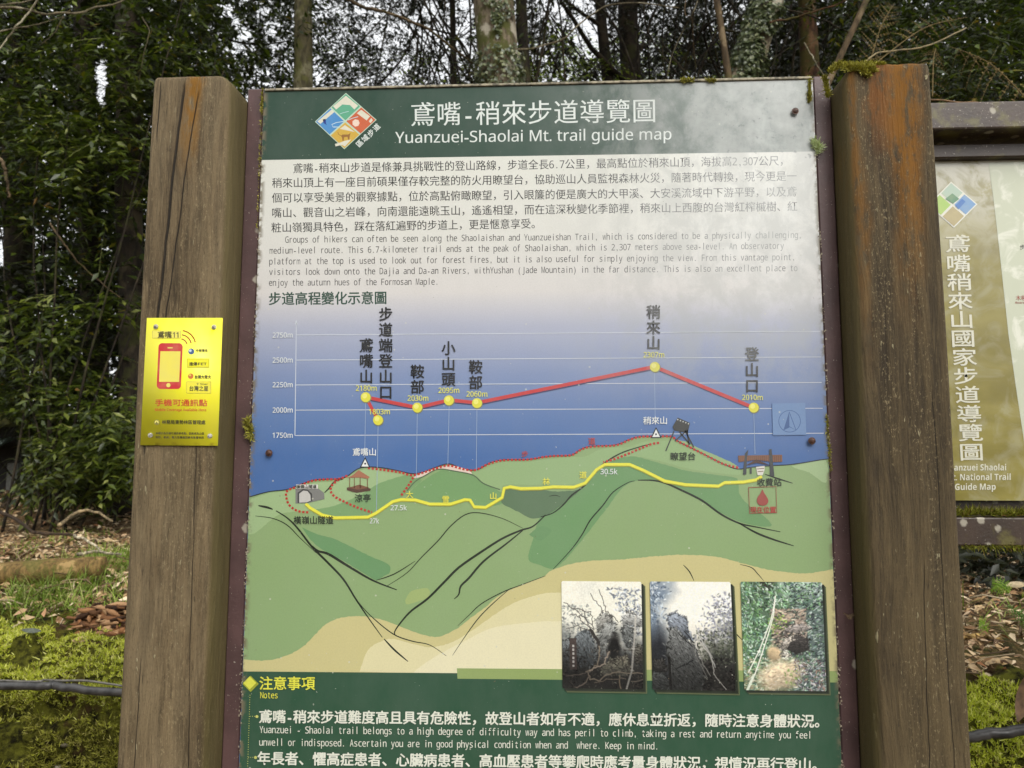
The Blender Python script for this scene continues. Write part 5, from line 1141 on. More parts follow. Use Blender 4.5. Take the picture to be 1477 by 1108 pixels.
M_grass = leaf_mat('grass_blade', [(0, (104, 130, 44)), (.4, (136, 164, 60)), (.8, (170, 190, 92)), (1, (190, 184, 120))], .5, .35, .3)
setp(link('grass', A.mesh('grass'), M_grass), 'soft green grass tufts growing through the litter on the bank', 'grass', kind='stuff')
# countable lying branches
for lb, pts, r, col in (('pale stick on the leaf litter left of the post, bent downward at right', [(85, 758, 3.3), (118, 737, 3.5), (140, 740, 3.4), (162, 752, 3.2)], .011, (150, 132, 100)),
                        ('dark curved branch across the litter at the left edge', [(-30, 735, 3.6), (10, 742, 3.4), (40, 762, 3.0), (60, 768, 2.9), (110, 772, 2.8)], .012, (70, 56, 42)),
                        ('thin dark stick rising from the crest of the bank at the left', [(5, 732, 4.6), (30, 706, 5.1), (70, 697, 5.3)], .014, (84, 70, 54)),
                        ('white bleached twig pointing down to the right among the grass', [(108, 772, 2.75), (128, 782, 2.6), (146, 795, 2.5)], .008, (190, 178, 150)),
                        ('grey bleached twig lying flat below the grass tuft', [(112, 800, 2.45), (135, 796, 2.5), (175, 800, 2.4)], .009, (176, 164, 136)),
                        ('straw coloured broken stick in the litter beside the right post', [(1385, 938, 1.55), (1420, 939, 1.55), (1446, 946, 1.5)], .011, (188, 156, 98)),
                        ('thin grey twig crossing the dark hollow under the second board', [(1370, 856, 2.1), (1410, 862, 2.0), (1450, 876, 1.9)], .006, (130, 112, 90)),
                        ('pale dry leaf stalk on the moss edge beside the right post', [(1395, 975, 1.32), (1420, 980, 1.3), (1480, 984, 1.25)], .004, (182, 160, 112))):
    W = [at(*p) for p in pts]
    for w_ in W: w_[2] = max(w_[2], float(bank_h(np.array(w_[0]), np.array(w_[1])))+r*.6)
    V, Q = tube(curve_pts(W, 18, r*.5, len(lb)), np.linspace(r, r*.55, 18), 8, .25, 3)
    o = link('fallen_branch', mesh_np('fallen_branch', V, tri(Q), True), bark_mat('dead_wood', col, [int(v*.6) for v in col], [min(255, int(v*1.2)) for v in col], .1, sc=3), loc=tuple(W[1])); setp(o, lb, 'branch')
# long sawn log and rotting stump
W = [at(-260, 842, 2.25), at(0, 828, 2.2), at(60, 824, 2.2), at(150, 820, 2.25)]
V, Q = tube(curve_pts(W, 30, .002, 4), .052, 18, .12, 5); o = link('log', mesh_np('log', V, tri(Q), True), bark_mat('log_wood', (142, 116, 70), (92, 74, 44), (168, 140, 92), .45, (96, 94, 44), 2.2), loc=tuple(W[1])); setp(o, 'long yellowish barkless log lying behind the grass at the left edge', 'log')
c = at(158, 890, 1.60); c[2] = float(bank_h(np.array(c[0]), np.array(c[1])))
stump = empty('rotten_stump', tuple(c), 'crumbling orange brown rotten stump beside the left post', 'stump')
A = Acc(); rg = np.random.default_rng(51)
for k in range(420):
    a = rg.uniform(0, 2*math.pi); r = rg.uniform(.0, 1)**.6*.13; z_ = .01+rg.uniform(0, 1)*.15*(1-(r/.145)**2)*(.35+.65*min(1, abs(math.cos(a))+.2))
    p = c+np.array([math.cos(a)*r*1.15, math.sin(a)*r*.6, z_]); t = rg.normal(size=3)*np.array([.028, .014, .008])+np.array([.012, 0, 0])
    V, Q = tube(np.array([p-t, p+rg.normal(size=3)*.002, p+t]), [rg.uniform(.002, .007), rg.uniform(.005, .014), rg.uniform(.001, .006)], 5, .8, k, True); A.add(V, Q)
link('splinters', A.mesh('splinters', False), island_mat('rotten_wood', [(0, (40, 26, 18)), (.35, (82, 56, 36)), (.7, (134, 92, 58)), (1, (184, 150, 112))]), stump)['kind'] = 'stuff'
V, Q = tube(curve_pts([c-[.10, .02, -.015], c+[-.03, -.065, .02], c+[.06, -.07, .015], c+[.16, -.04, .03]], 14), [.012]*4+[.022]*6+[.02]*4, 10, .5, 7); link('root', mesh_np('root', V, tri(Q), True), bark_mat('rotten_bark', (150, 108, 66), (84, 54, 34), (176, 136, 92), .15, sc=3), stump)
# green bottle-like leaf lying on the moss, fern fronds, big brown leaf
def simple_leaf(name, px, py, Yd, L, W, d, col, lb, cat='leaf', nrm=(0, -.5, .85), up=.01):
    c = at(px, py, Yd); c[2] = max(c[2], 0); n = 9; d = np.array(d, float); d /= np.linalg.norm(d); N = np.array(nrm, float); S = np.cross(d, N); S /= np.linalg.norm(S); U = np.cross(S, d)
    V = []
    for i_ in range(n):
        t = i_/(n-1); w = W*math.sin(math.pi*min(t*.97+.02, 1))**.8*.5; p = c+d*L*(t-.5)+U*(.25*L*(t-.5)**2)
        V += [p-S*w+U*w*.35, p, p+S*w+U*w*.35]
    T = [[i_*3+a, i_*3+a+1, i_*3+a+4, i_*3+a+3] for i_ in range(n-1) for a in (0, 1)]
    o = link(name, mesh_np(name, V, T, True), flat_mat(name+'_skin', col, .5, .3, 60), loc=tuple(c)); return setp(o, lb, cat)
simple_leaf('fallen_leaf', 46, 911, 1.42, .075, .024, (1, -.1, -.05), (92, 98, 84), 'greyish green fallen leaf on the moss above the pipe')
simple_leaf('fallen_leaf', 1479, 1003, .80, .13, .035, (.35, 0, 1), (138, 108, 78), 'large curled brown leaf standing at the right edge above the pipe', nrm=(-.6, -.8, .1))
simple_leaf('fallen_leaf', 118, 924, 1.42, .06, .03, (1, .2, .1), (178, 148, 100), 'tan dead leaf on the moss left of the post')
simple_leaf('fallen_leaf', 140, 916, 1.5, .07, .03, (1, -.4, .2), (150, 104, 66), 'reddish brown dead leaf behind the tan one on the moss')
simple_leaf('fallen_leaf', 1440, 958, 1.35, .09, .04, (1, .1, .1), (176, 146, 98), 'broad tan dead leaf below the straw coloured stick')
simple_leaf('fallen_leaf', 1466, 845, 1.8, .08, .035, (1, .1, .1), (172, 154, 118), 'pale dead leaf beside the fern fronds at the right edge')
def frond(name, base, tip, droop, npn, pl, mat, lb, cat, seed=0, nrm=(0, -1, .2), pw=.22, thick=.0015, hang=0.0, group=None, serr=5):
    rg = np.random.default_rng(seed); base, tip = np.array(base), np.array(tip); mid_ = (base+tip)/2+np.array(droop)
    C_ = curve_pts([base, mid_, tip], 24); rt = empty(name, tuple(base), lb, cat, group)
    V, Q = tube(C_, np.linspace(thick, thick*.4, 24), 5); link('stem', mesh_np('stem', V, tri(Q), True), mat, rt)
    T_ = np.gradient(C_, axis=0); T_ /= np.linalg.norm(T_, axis=1)[:, None]; N = np.array(nrm, float); N /= np.linalg.norm(N); A = Acc()
    for k in range(npn):
        t = .12+.86*k/npn; i_ = int(t*23); p = C_[i_]; d = T_[i_]; S = np.cross(d, N); S /= np.linalg.norm(S)
        l = pl*math.sin(math.pi*(.18+.8*t))**.8
        for sg in (-1, 1):
            dd = S*sg+d*.45+rg.normal(size=3)*.06; dd[2] -= hang; dd /= np.linalg.norm(dd)
            q = np.linspace(0, 1, serr); pts = p+dd*l*q[:, None]+np.array([0, 0, -1])*l*(.15+hang*.3)*q[:, None]**2
            # small leaflets on both sides of every pinna
            P = np.repeat(pts, 2, 0); s2 = np.tile([1, -1], serr)[:, None]; nd_ = np.cross(dd, N); nd_ /= np.linalg.norm(nd_)+1e-9
            D = nd_*s2+dd*.5; L = l*pw*(1-.75*np.repeat(q, 2)); A.add(*leaf_arr(P, D, np.tile(N, (len(P), 1))+rg.normal(size=(len(P), 3))*.15, L, L*.75, .1))
            V, Q = tube(np.array([pts[0], pts[serr//2], pts[-1]]), [thick*.5, thick*.4, thick*.2], 3, cap=False); A.add(V, Q)
    link('leaflets', A.mesh('leaflets'), mat, rt)['kind'] = 'stuff'; return rt
M_fern = leaf_mat('fern_green', [(0, (128, 168, 44)), (.5, (156, 192, 58)), (1, (172, 204, 90))], .5, .4, .3)
M_fern2 = leaf_mat('fern_green_dark', [(0, (84, 124, 48)), (.5, (104, 146, 60)), (1, (126, 160, 78))], .5, .4, .3)
frond('fern', at(1456, 855, 1.5), at(1430, 842, 1.55), (0, 0, .01), 10, .042, M_fern, 'small bright yellow green fern frond in the dark hollow under the second board', 'fern', 1)
frond('fern', at(1490, 905, 1.4), at(1450, 872, 1.5), (0, 0, .008), 12, .035, M_fern2, 'mid green fern frond at the right edge below the bright one', 'fern', 2)
frond('fern', at(1424, 912, 1.5), at(1412, 895, 1.45), (0, 0, .01), 8, .03, M_fern, 'tiny green fern beside the right post above the straw coloured stick', 'fern', 3)
M_dead = island_mat('dead_fern', [(0, (58, 48, 26)), (.5, (88, 74, 42)), (1, (118, 100, 62))])
def dfr(lb, a, b_, n_=14, pl=.2, hang=1.2, seed=4, dr=(0, 0, .05)):
    frond('dead_fern_frond', at(*a), at(*b_), dr, n_, pl, M_dead, lb, 'fern', seed, (0, -1, .1), .11, .0028, hang, 'dead bracken fronds above the second board', 7)
dfr('dead brown fern frond hanging over the second board, its tip at the right edge', (1495, 158, 1.6), (1372, 68, 1.75), 8, .115, 1.2, 4)
dfr('dead tan fern frond rising at an angle behind the top of the right post', (1262, 92, 1.9), (1395, 25, 2.4), 11, .09, .3, 5)
dfr('second dead frond above the right post with short upright leaflets', (1250, 108, 2.2), (1290, 5, 2.6), 12, .10, -.5, 6)
dfr('tangled dead frond just right of the top of the right post', (1345, 140, 1.7), (1350, 70, 1.9), 8, .07, .5, 7)
for lb, pts, r, c_ in (('thin reddish stem running just above the second board', [(1300, 142, 1.3), (1370, 146, 1.25), (1430, 150, 1.2), (1500, 160, 1.1)], .003, (132, 98, 60)),
                       ('dry curved stalk arching right from the mossy post top', [(1245, 92, 1.3), (1270, 75, 1.4), (1330, 68, 1.5), (1395, 40, 1.7)], .003, (128, 112, 72)),):
    W = [at(*p) for p in pts]; V, Q = tube(curve_pts(W, 24, .003, 4), r, 6); o = link('dry_stem', mesh_np('dry_stem', V, tri(Q), True), flat_mat('dry_stem', c_, .7, .3), loc=tuple(W[0])); setp(o, lb, 'stem')

# ================================================================== FOREST
# openings in the crowns through which the white sky shows (photo px: x, y, rx, ry, strength)
GAPS = [(6, 655, 24, 52, 1.3), (147, 120, 9, 32, 1.3), (147, 88, 4, 10, 1.3), (146, 66, 5, 6, 1.2), (105, 342, 9, 14, .9), (12, 360, 24, 34, 1), (137, 395, 6, 16, 1), (133, 358, 4, 14, .9), (345, 30, 30, 45, .8), (300, 70, 30, 35, .5), (385, 30, 14, 30, .85), (402, 70, 14, 32, .7), (470, 15, 20, 12, .5),
        (508, 65, 20, 30, .55), (545, 30, 50, 34, .5), (575, 85, 30, 34, .7), (625, 30, 34, 30, .85), (620, 80, 28, 36, .85), (672, 50, 12, 50, .92), (655, 100, 12, 18, .8), (775, 40, 26, 50, .9), (805, 35, 26, 34, .85), (835, 20, 22, 30, .95), (850, 55, 24, 26, .9), (880, 45, 10, 24, .8), (915, 40, 8, 14, .6), (948, 18, 12, 8, .5), (22, 55, 10, 12, .6), (62, 50, 8, 6, .6), (10, 190, 8, 20, .6), (65, 22, 6, 6, .4), (122, 28, 8, 6, .5), (0, 210, 6, 10, .8)]
def gapf(P):
    x, y = proj(P); r = np.zeros(len(P)); hard = np.zeros(len(P))
    for gx_, gy_, a, b_, s in GAPS:
        d = np.sqrt(((x-gx_)/a)**2+((y-gy_)/b_)**2); v_ = s*np.clip((1.25-d)/.35, 0, 1)
        if s > 1: hard = np.maximum(hard, v_)
        else: r = np.maximum(r, v_)
    q = np.stack([x/13, y/15, np.zeros(len(P))], -1); q2 = np.stack([x/37, y/40, np.ones(len(P))], -1)
    return np.maximum(hard, r*np.clip((.55*vnoise(q, 1.0, 3)+.45*vnoise(q2, 1.0, 5)-.44)*8, 0, 1))
def sprays(C0, D, Ls, nl, leafL, leafW, rg, droop=.35, gap=1.0, A=None, twig=.0018, leafn=(0, -.3, 1)):
    """leafy twigs: alternating folded leaves along short drooping stems"""
    n = len(C0); D = D/np.linalg.norm(D, axis=1)[:, None]; t = (np.arange(nl)+.6)/nl
    Ls = np.broadcast_to(Ls, (n,))
    P = C0[:, None]+D[:, None]*(Ls[:, None, None]*t[None, :, None])+np.array([0, 0, -1])*(Ls[:, None, None]*droop*t[None, :, None]**2)
    S = np.cross(D, np.array([0, 0, 1.0])); S /= np.linalg.norm(S, axis=1)[:, None]+1e-9
    sg = np.where(np.arange(nl) % 2, 1., -1.)[None, :, None]
    dd = S[:, None]*sg*.9+D[:, None]*.6+np.array([0, 0, -1])*.25+rg.normal(size=(n, nl, 3))*.25
    P = P.reshape(-1, 3); dd = dd.reshape(-1, 3); L = leafL*rg.uniform(.6, 1.15, len(P))
    N = np.array(leafn, float)+rg.normal(size=(len(P), 3))*.35
    if gap:
        g_ = gapf(P+dd*leafL*.4); k = rg.random(len(P)) > g_*gap; P, dd, L, N = P[k], dd[k], L[k], N[k]
    A = A or Acc()
    if len(P): A.add(*leaf_arr(P, dd, N, L, L*leafW, .18, .15))
    if twig:
        e = C0+D*Ls[:, None]+np.array([0, 0, -1])*Ls[:, None]*droop; m_ = C0+D*Ls[:, None]*.5+np.array([0, 0, -1])*Ls[:, None]*droop*.25
        k = rg.random(n) > gapf(m_)*.7; a, m2_, e = C0[k], m_[k], e[k]; off = np.array([[0, 0, twig], [twig, 0, -twig*.5], [-twig, 0, -twig*.5]])
        nn = len(a)
        if nn:
            V = np.concatenate([a[:, None]+off, m2_[:, None]+off*.8, e[:, None]+off*.3], 1); kk = np.arange(nn)[:, None]*9; T = []
            for r_ in (0, 3):
                for q in range(3): q2 = (q+1) % 3; T += [kk+[r_+q, r_+q2, r_+3+q2], kk+[r_+q, r_+3+q2, r_+3+q]]
            A.add(V.reshape(-1, 3), np.concatenate(T))
    return A
def blob_pts(c, r, n, rg, shell=.35):
    d = rg.normal(size=(n, 3)); d /= np.linalg.norm(d, axis=1)[:, None]; q = rg.uniform(shell, 1, n)**.6; return c+d*q[:, None]*np.array(r), d
def wbox(px0, px1, py0, py1, Y0, Y1, n, rg):
    """random places filling the part of the wood seen in that direction between two depths"""
    px, py, Yd = rg.uniform(px0, px1, n), rg.uniform(py0, py1, n), rg.uniform(Y0, Y1, n)
    D = FW+RT*((px-738.5)/F)[:, None]+UP*((554-py)/F)[:, None]; t = (Yd-CP[1])/D[:, 1]; return CP+D*t[:, None]
def rdir(n, rg, down=-.1, fwd=-.35):
    d = rg.normal(size=(n, 3)); d[:, 1] += fwd; d[:, 2] = d[:, 2]*.5+down; return d
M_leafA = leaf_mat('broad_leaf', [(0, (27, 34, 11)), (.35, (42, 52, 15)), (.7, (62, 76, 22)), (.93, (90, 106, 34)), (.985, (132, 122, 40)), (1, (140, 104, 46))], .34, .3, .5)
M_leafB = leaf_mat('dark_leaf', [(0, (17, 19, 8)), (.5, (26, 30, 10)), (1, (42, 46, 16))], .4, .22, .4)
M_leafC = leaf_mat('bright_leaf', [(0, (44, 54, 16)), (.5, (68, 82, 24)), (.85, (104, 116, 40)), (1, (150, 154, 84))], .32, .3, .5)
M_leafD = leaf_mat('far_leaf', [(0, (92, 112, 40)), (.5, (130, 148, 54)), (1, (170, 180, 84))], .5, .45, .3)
M_leafI = leaf_mat('ivy_leaf', [(0, (56, 66, 40)), (.4, (86, 98, 62)), (.8, (122, 130, 92)), (1, (150, 152, 112))], .3, .15, .6)
B_grey = bark_mat('grey_bark', (112, 102, 80), (66, 60, 44), (142, 134, 112), .35)
B_dark = bark_mat('dark_bark', (48, 40, 30), (26, 22, 16), (62, 54, 40), .4, (58, 60, 26))
B_pale = bark_mat('pale_bark', (150, 138, 116), (110, 98, 80), (178, 170, 150), .25, (84, 88, 48))
B_mossy = bark_mat('mossy_bark', (120, 108, 88), (72, 62, 46), (166, 158, 140), .62, (74, 76, 34))
B_brown = bark_mat('brown_bark', (92, 76, 54), (56, 46, 32), (116, 100, 76), .3)
B_red = bark_mat('reddish_bark', (92, 62, 40), (48, 34, 22), (106, 80, 54), .55, (70, 66, 26))
def tree(label, a, b_, Yd, wpx, bark, leaf, nsp, group=None, ivy=0, Lf=.09, zt_=8.5, seed=0, low=-60, name='tree', crown_r=(1.5, 1.4, 1.6), extra=None):
    """trunk through photo points a (upper) and b_ (lower) at depth Yd; crown above the picture with hanging twigs"""
    rg = np.random.default_rng(seed+100); A3, B3 = at(*a, Yd), at(*b_, Yd); d = (A3-B3)/(A3-B3)[2]
    zb = float(bank_h(np.array(B3[0]), np.array(B3[1]))) ; zb = min(zb, 1.2)
    base = B3+d*(zb-.1-B3[2]); top = B3+d*(zt_-B3[2]); r = wpx*pxsize(Yd)/2
    rt = empty(name, (base[0], base[1], zb), label, 'tree', group)
    zs = np.linspace(0, 1, 40); C_ = base+(top-base)*zs[:, None]; wob = np.stack([vnoise(np.stack([zs*3, zs*0+seed, zs*0], -1), 1.7, 4)-.5, vnoise(np.stack([zs*3, zs*0+seed, zs*0+5], -1), 1.7, 6)-.5, zs*0], -1)*r*1.2
    zi = (B3[2]+A3[2])/2; wob -= np.array([np.interp(zi, C_[:, 2], wob[:, k]) for k in range(3)]); C_ = C_+wob
    rad = r*(1.0+.9*np.exp(-zs*18))*(1-.35*np.clip(zs*1.1, 0, 1)); rad *= r/np.interp(zi, C_[:, 2], rad)
    A = Acc(); A.add(*tube(C_, rad, 18, .16, seed))
    for k in range(4):                          # limbs above the picture
        z0 = rg.uniform(.6, .95); p = C_[int(z0*39)]; az = rg.uniform(0, 6.28); e = p+np.array([math.cos(az)*1.3, math.sin(az)*1.3, rg.uniform(.4, 1.2)]); A.add(*tube(curve_pts([p, (p+e)/2+[0, 0, -.1], e], 10, .03, k), np.linspace(r*.4, r*.12, 10), 7, .2, k))
    link('trunk', A.mesh('trunk', True), bark, rt)
    A = Acc(); P, dd = blob_pts(top-np.array([0, 0, .8]), crown_r, nsp, rg)
    x, y = proj(P); k = (y < low); sprays(P[k], dd[k]+[0, 0, -.2], .45, 9, Lf*1.3, .42, rg, A=A, gap=.9)
    if extra is not None: extra(A, rg)
    link('crown', A.mesh('crown'), leaf, rt)
    if ivy:
        n = ivy; z0, z1 = at(0, 135, Yd)[2]-.3, at(0, -30, Yd)[2]; zz = rg.uniform(z0, z1, n); c = np.stack([np.interp(zz, C_[:, 2], C_[:, q]) for q in range(3)], -1)
        th = rg.uniform(-math.pi, 0, n); P = c+np.stack([np.cos(th), np.sin(th), th*0], -1)*(r*1.1+rg.uniform(0, .03, n))[:, None]
        k = fbm(P, 4.0, 3, seed) > (.64-.30*np.clip((at(0, 92, Yd)[2]-P[:, 2])/.2, 0, 1) if seed == 2 else np.where(np.cos(th) < .1, .45, .62)-.16*np.clip((at(0, 80, Yd)[2]-P[:, 2])/.15, 0, 1)); P = P[k]; th = th[k]; n = len(P)
        D = np.stack([rg.normal(size=n)*.6, rg.normal(size=n)*.3-.3, -np.ones(n)*.8], -1); N = np.stack([np.cos(th), np.sin(th), th*0+.4], -1)+rg.normal(size=(n, 3))*.3
        A = Acc(); L = rg.uniform(.02, .045, n); A.add(*leaf_arr(P, D, N, L, L*.75, .15)); o = link('ivy', A.mesh('ivy'), M_leafI, rt); o['kind'] = 'stuff'
    return rt
def fill(*boxes, Lf=.09, W=.4, nl=9, Ls=.35, gap=1.0, dn=-.15, tw=.002, dr=.35):
    def f(A, rg):
        for (x0, x1, y0, y1, Y0, Y1, n) in boxes: sprays(wbox(x0, x1, y0, y1, Y0, Y1, n, rg), rdir(n, rg, dn), Ls, nl, Lf, W, rg, dr, gap, A, tw)
    return f
GR = 'forest trees behind the trail map board'
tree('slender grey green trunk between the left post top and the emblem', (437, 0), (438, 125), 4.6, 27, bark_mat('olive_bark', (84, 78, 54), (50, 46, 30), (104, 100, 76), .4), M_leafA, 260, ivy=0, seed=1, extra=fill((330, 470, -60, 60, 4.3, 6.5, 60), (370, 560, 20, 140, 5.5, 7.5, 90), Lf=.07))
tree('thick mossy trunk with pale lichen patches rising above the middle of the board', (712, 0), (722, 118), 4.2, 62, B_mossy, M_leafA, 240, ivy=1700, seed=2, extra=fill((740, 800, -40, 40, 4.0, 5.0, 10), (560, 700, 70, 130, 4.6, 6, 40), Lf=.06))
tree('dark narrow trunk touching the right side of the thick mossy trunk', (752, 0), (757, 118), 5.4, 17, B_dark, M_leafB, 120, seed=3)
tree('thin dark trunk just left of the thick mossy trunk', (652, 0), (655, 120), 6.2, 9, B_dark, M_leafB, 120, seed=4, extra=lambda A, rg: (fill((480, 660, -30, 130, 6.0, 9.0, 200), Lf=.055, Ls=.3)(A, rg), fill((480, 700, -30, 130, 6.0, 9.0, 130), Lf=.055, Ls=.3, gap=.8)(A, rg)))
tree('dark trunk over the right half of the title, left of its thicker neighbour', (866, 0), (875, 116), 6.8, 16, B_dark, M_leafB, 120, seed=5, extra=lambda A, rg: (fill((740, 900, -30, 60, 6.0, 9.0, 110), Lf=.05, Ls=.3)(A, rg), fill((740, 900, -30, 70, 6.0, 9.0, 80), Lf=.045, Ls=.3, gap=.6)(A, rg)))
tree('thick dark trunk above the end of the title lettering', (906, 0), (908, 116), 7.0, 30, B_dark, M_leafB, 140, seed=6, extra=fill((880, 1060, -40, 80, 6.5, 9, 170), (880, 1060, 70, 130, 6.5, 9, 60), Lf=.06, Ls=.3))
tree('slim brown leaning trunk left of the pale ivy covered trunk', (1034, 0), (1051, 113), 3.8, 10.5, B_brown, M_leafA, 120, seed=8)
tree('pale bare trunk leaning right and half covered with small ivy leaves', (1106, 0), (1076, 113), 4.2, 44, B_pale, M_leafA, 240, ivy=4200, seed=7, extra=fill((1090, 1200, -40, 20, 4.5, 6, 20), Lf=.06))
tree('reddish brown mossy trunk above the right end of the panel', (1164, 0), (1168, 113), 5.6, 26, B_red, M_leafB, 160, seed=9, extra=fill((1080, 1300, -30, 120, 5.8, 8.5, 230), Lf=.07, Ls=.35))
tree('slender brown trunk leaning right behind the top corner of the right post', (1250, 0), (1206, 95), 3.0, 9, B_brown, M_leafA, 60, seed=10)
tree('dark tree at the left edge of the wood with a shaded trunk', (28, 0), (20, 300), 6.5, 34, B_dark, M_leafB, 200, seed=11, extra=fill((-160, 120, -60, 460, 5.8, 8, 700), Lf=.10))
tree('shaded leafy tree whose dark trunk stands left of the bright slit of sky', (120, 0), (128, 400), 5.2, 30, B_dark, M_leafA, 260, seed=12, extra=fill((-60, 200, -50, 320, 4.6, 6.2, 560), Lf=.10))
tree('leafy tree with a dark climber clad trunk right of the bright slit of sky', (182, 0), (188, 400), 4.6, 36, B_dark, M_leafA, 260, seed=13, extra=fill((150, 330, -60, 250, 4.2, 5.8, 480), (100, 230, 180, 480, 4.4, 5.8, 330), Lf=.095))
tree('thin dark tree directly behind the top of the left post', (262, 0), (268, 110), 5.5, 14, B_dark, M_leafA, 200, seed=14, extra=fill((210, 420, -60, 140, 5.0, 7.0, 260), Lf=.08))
# evergreen masses on the right
def bush(name, label, boxes, mat, seed, Lf=.09, W=.4, nl=9, Ls=.35, cat='shrub', gap=1.0, dn=-.1, dr=.35, stem_mat=None, group=None):
    rg = np.random.default_rng(seed); A = Acc(); C_ = []
    for bx in boxes:
        P = wbox(*bx, rg); sprays(P, rdir(len(P), rg, dn), Ls, nl, Lf, W, rg, dr, gap, A, .0022); C_.append(P)
    P = np.vstack(C_); ctr = P.mean(0); gz_ = float(bank_h(np.array(ctr[0]), np.array(ctr[1]))); o = empty(name, (ctr[0], ctr[1], gz_), label, cat, group)
    link('foliage', A.mesh('foliage'), mat, o); S = Acc()
    for k in range(3):
        e = P[rg.integers(len(P))]; b0 = np.array([ctr[0]+rg.normal()*.12, ctr[1]+rg.normal()*.1, gz_-.05]); S.add(*tube(curve_pts([b0, (b0+e)/2+rg.normal(size=3)*.08, e], 14, .012, k), np.linspace(.010, .003, 14), 6, .2, k))
    link('stem', S.mesh('stem', True), stem_mat or B_dark, o); return o
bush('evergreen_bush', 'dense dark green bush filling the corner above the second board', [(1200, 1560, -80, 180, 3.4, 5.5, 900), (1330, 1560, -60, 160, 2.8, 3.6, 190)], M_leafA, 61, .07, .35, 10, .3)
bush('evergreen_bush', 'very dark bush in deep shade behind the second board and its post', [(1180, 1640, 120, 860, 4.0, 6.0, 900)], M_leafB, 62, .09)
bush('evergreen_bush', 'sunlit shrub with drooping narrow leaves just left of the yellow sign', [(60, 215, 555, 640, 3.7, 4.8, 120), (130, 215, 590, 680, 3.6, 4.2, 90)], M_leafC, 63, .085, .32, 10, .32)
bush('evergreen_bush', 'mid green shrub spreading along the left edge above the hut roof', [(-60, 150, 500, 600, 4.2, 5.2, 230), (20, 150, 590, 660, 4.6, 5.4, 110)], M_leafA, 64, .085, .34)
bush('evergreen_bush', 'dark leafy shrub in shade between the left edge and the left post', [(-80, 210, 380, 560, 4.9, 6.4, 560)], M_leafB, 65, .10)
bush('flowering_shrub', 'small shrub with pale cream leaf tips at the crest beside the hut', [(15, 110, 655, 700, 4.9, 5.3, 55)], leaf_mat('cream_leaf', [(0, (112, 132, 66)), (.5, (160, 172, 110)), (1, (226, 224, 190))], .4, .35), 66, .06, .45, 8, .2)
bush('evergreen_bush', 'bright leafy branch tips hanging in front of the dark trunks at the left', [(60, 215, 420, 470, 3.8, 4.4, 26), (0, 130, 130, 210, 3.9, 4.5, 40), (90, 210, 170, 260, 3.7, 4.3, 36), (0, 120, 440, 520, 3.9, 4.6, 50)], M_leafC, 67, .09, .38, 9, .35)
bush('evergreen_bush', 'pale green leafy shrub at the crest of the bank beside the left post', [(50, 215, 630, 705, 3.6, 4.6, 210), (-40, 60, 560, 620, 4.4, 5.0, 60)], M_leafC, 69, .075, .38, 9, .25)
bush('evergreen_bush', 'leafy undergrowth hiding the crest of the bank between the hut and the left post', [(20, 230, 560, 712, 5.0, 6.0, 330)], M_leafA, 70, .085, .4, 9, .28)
bush('evergreen_bush', 'dark leaf mass added to blacken the shaded hollow below the second board', [(1370, 1600, 775, 842, 2.2, 3.2, 420)], M_leafB, 76, .07)  # dark leaves put in to stand for shade over roots and soil
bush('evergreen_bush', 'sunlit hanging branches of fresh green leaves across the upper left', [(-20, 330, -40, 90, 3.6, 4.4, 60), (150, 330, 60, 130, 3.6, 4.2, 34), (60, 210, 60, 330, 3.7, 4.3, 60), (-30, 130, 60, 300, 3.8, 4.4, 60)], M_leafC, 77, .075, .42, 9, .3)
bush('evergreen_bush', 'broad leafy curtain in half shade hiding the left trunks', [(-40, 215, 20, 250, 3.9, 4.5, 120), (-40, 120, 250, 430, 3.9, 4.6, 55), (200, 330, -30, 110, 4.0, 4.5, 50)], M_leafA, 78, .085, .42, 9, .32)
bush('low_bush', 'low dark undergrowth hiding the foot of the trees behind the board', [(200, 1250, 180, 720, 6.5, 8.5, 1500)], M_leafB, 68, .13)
# sunlit foliage far behind and the closed wood beyond
rg = np.random.default_rng(71); A = Acc()
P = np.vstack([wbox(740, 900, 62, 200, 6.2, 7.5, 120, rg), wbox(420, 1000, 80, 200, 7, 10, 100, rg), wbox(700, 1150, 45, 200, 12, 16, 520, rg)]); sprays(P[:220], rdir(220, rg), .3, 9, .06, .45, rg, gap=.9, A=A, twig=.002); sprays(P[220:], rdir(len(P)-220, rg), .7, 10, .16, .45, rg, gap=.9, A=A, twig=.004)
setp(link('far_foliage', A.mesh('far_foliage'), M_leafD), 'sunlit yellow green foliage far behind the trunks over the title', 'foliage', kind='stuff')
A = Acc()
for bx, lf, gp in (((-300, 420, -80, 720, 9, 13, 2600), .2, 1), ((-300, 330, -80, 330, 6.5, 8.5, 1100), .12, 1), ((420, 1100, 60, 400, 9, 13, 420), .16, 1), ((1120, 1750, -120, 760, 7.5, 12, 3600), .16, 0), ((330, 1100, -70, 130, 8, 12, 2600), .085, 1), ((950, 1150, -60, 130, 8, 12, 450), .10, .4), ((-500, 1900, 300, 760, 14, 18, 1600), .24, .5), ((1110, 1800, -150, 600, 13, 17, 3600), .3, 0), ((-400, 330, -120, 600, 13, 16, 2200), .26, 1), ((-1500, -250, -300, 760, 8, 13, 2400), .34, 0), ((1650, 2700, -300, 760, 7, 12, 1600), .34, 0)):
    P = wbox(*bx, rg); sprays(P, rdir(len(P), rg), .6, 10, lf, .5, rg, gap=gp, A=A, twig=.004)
setp(link('far_wood', A.mesh('far_wood'), M_leafB), 'dark closed wood filling the background behind the nearer trees', 'woodland', kind='stuff')
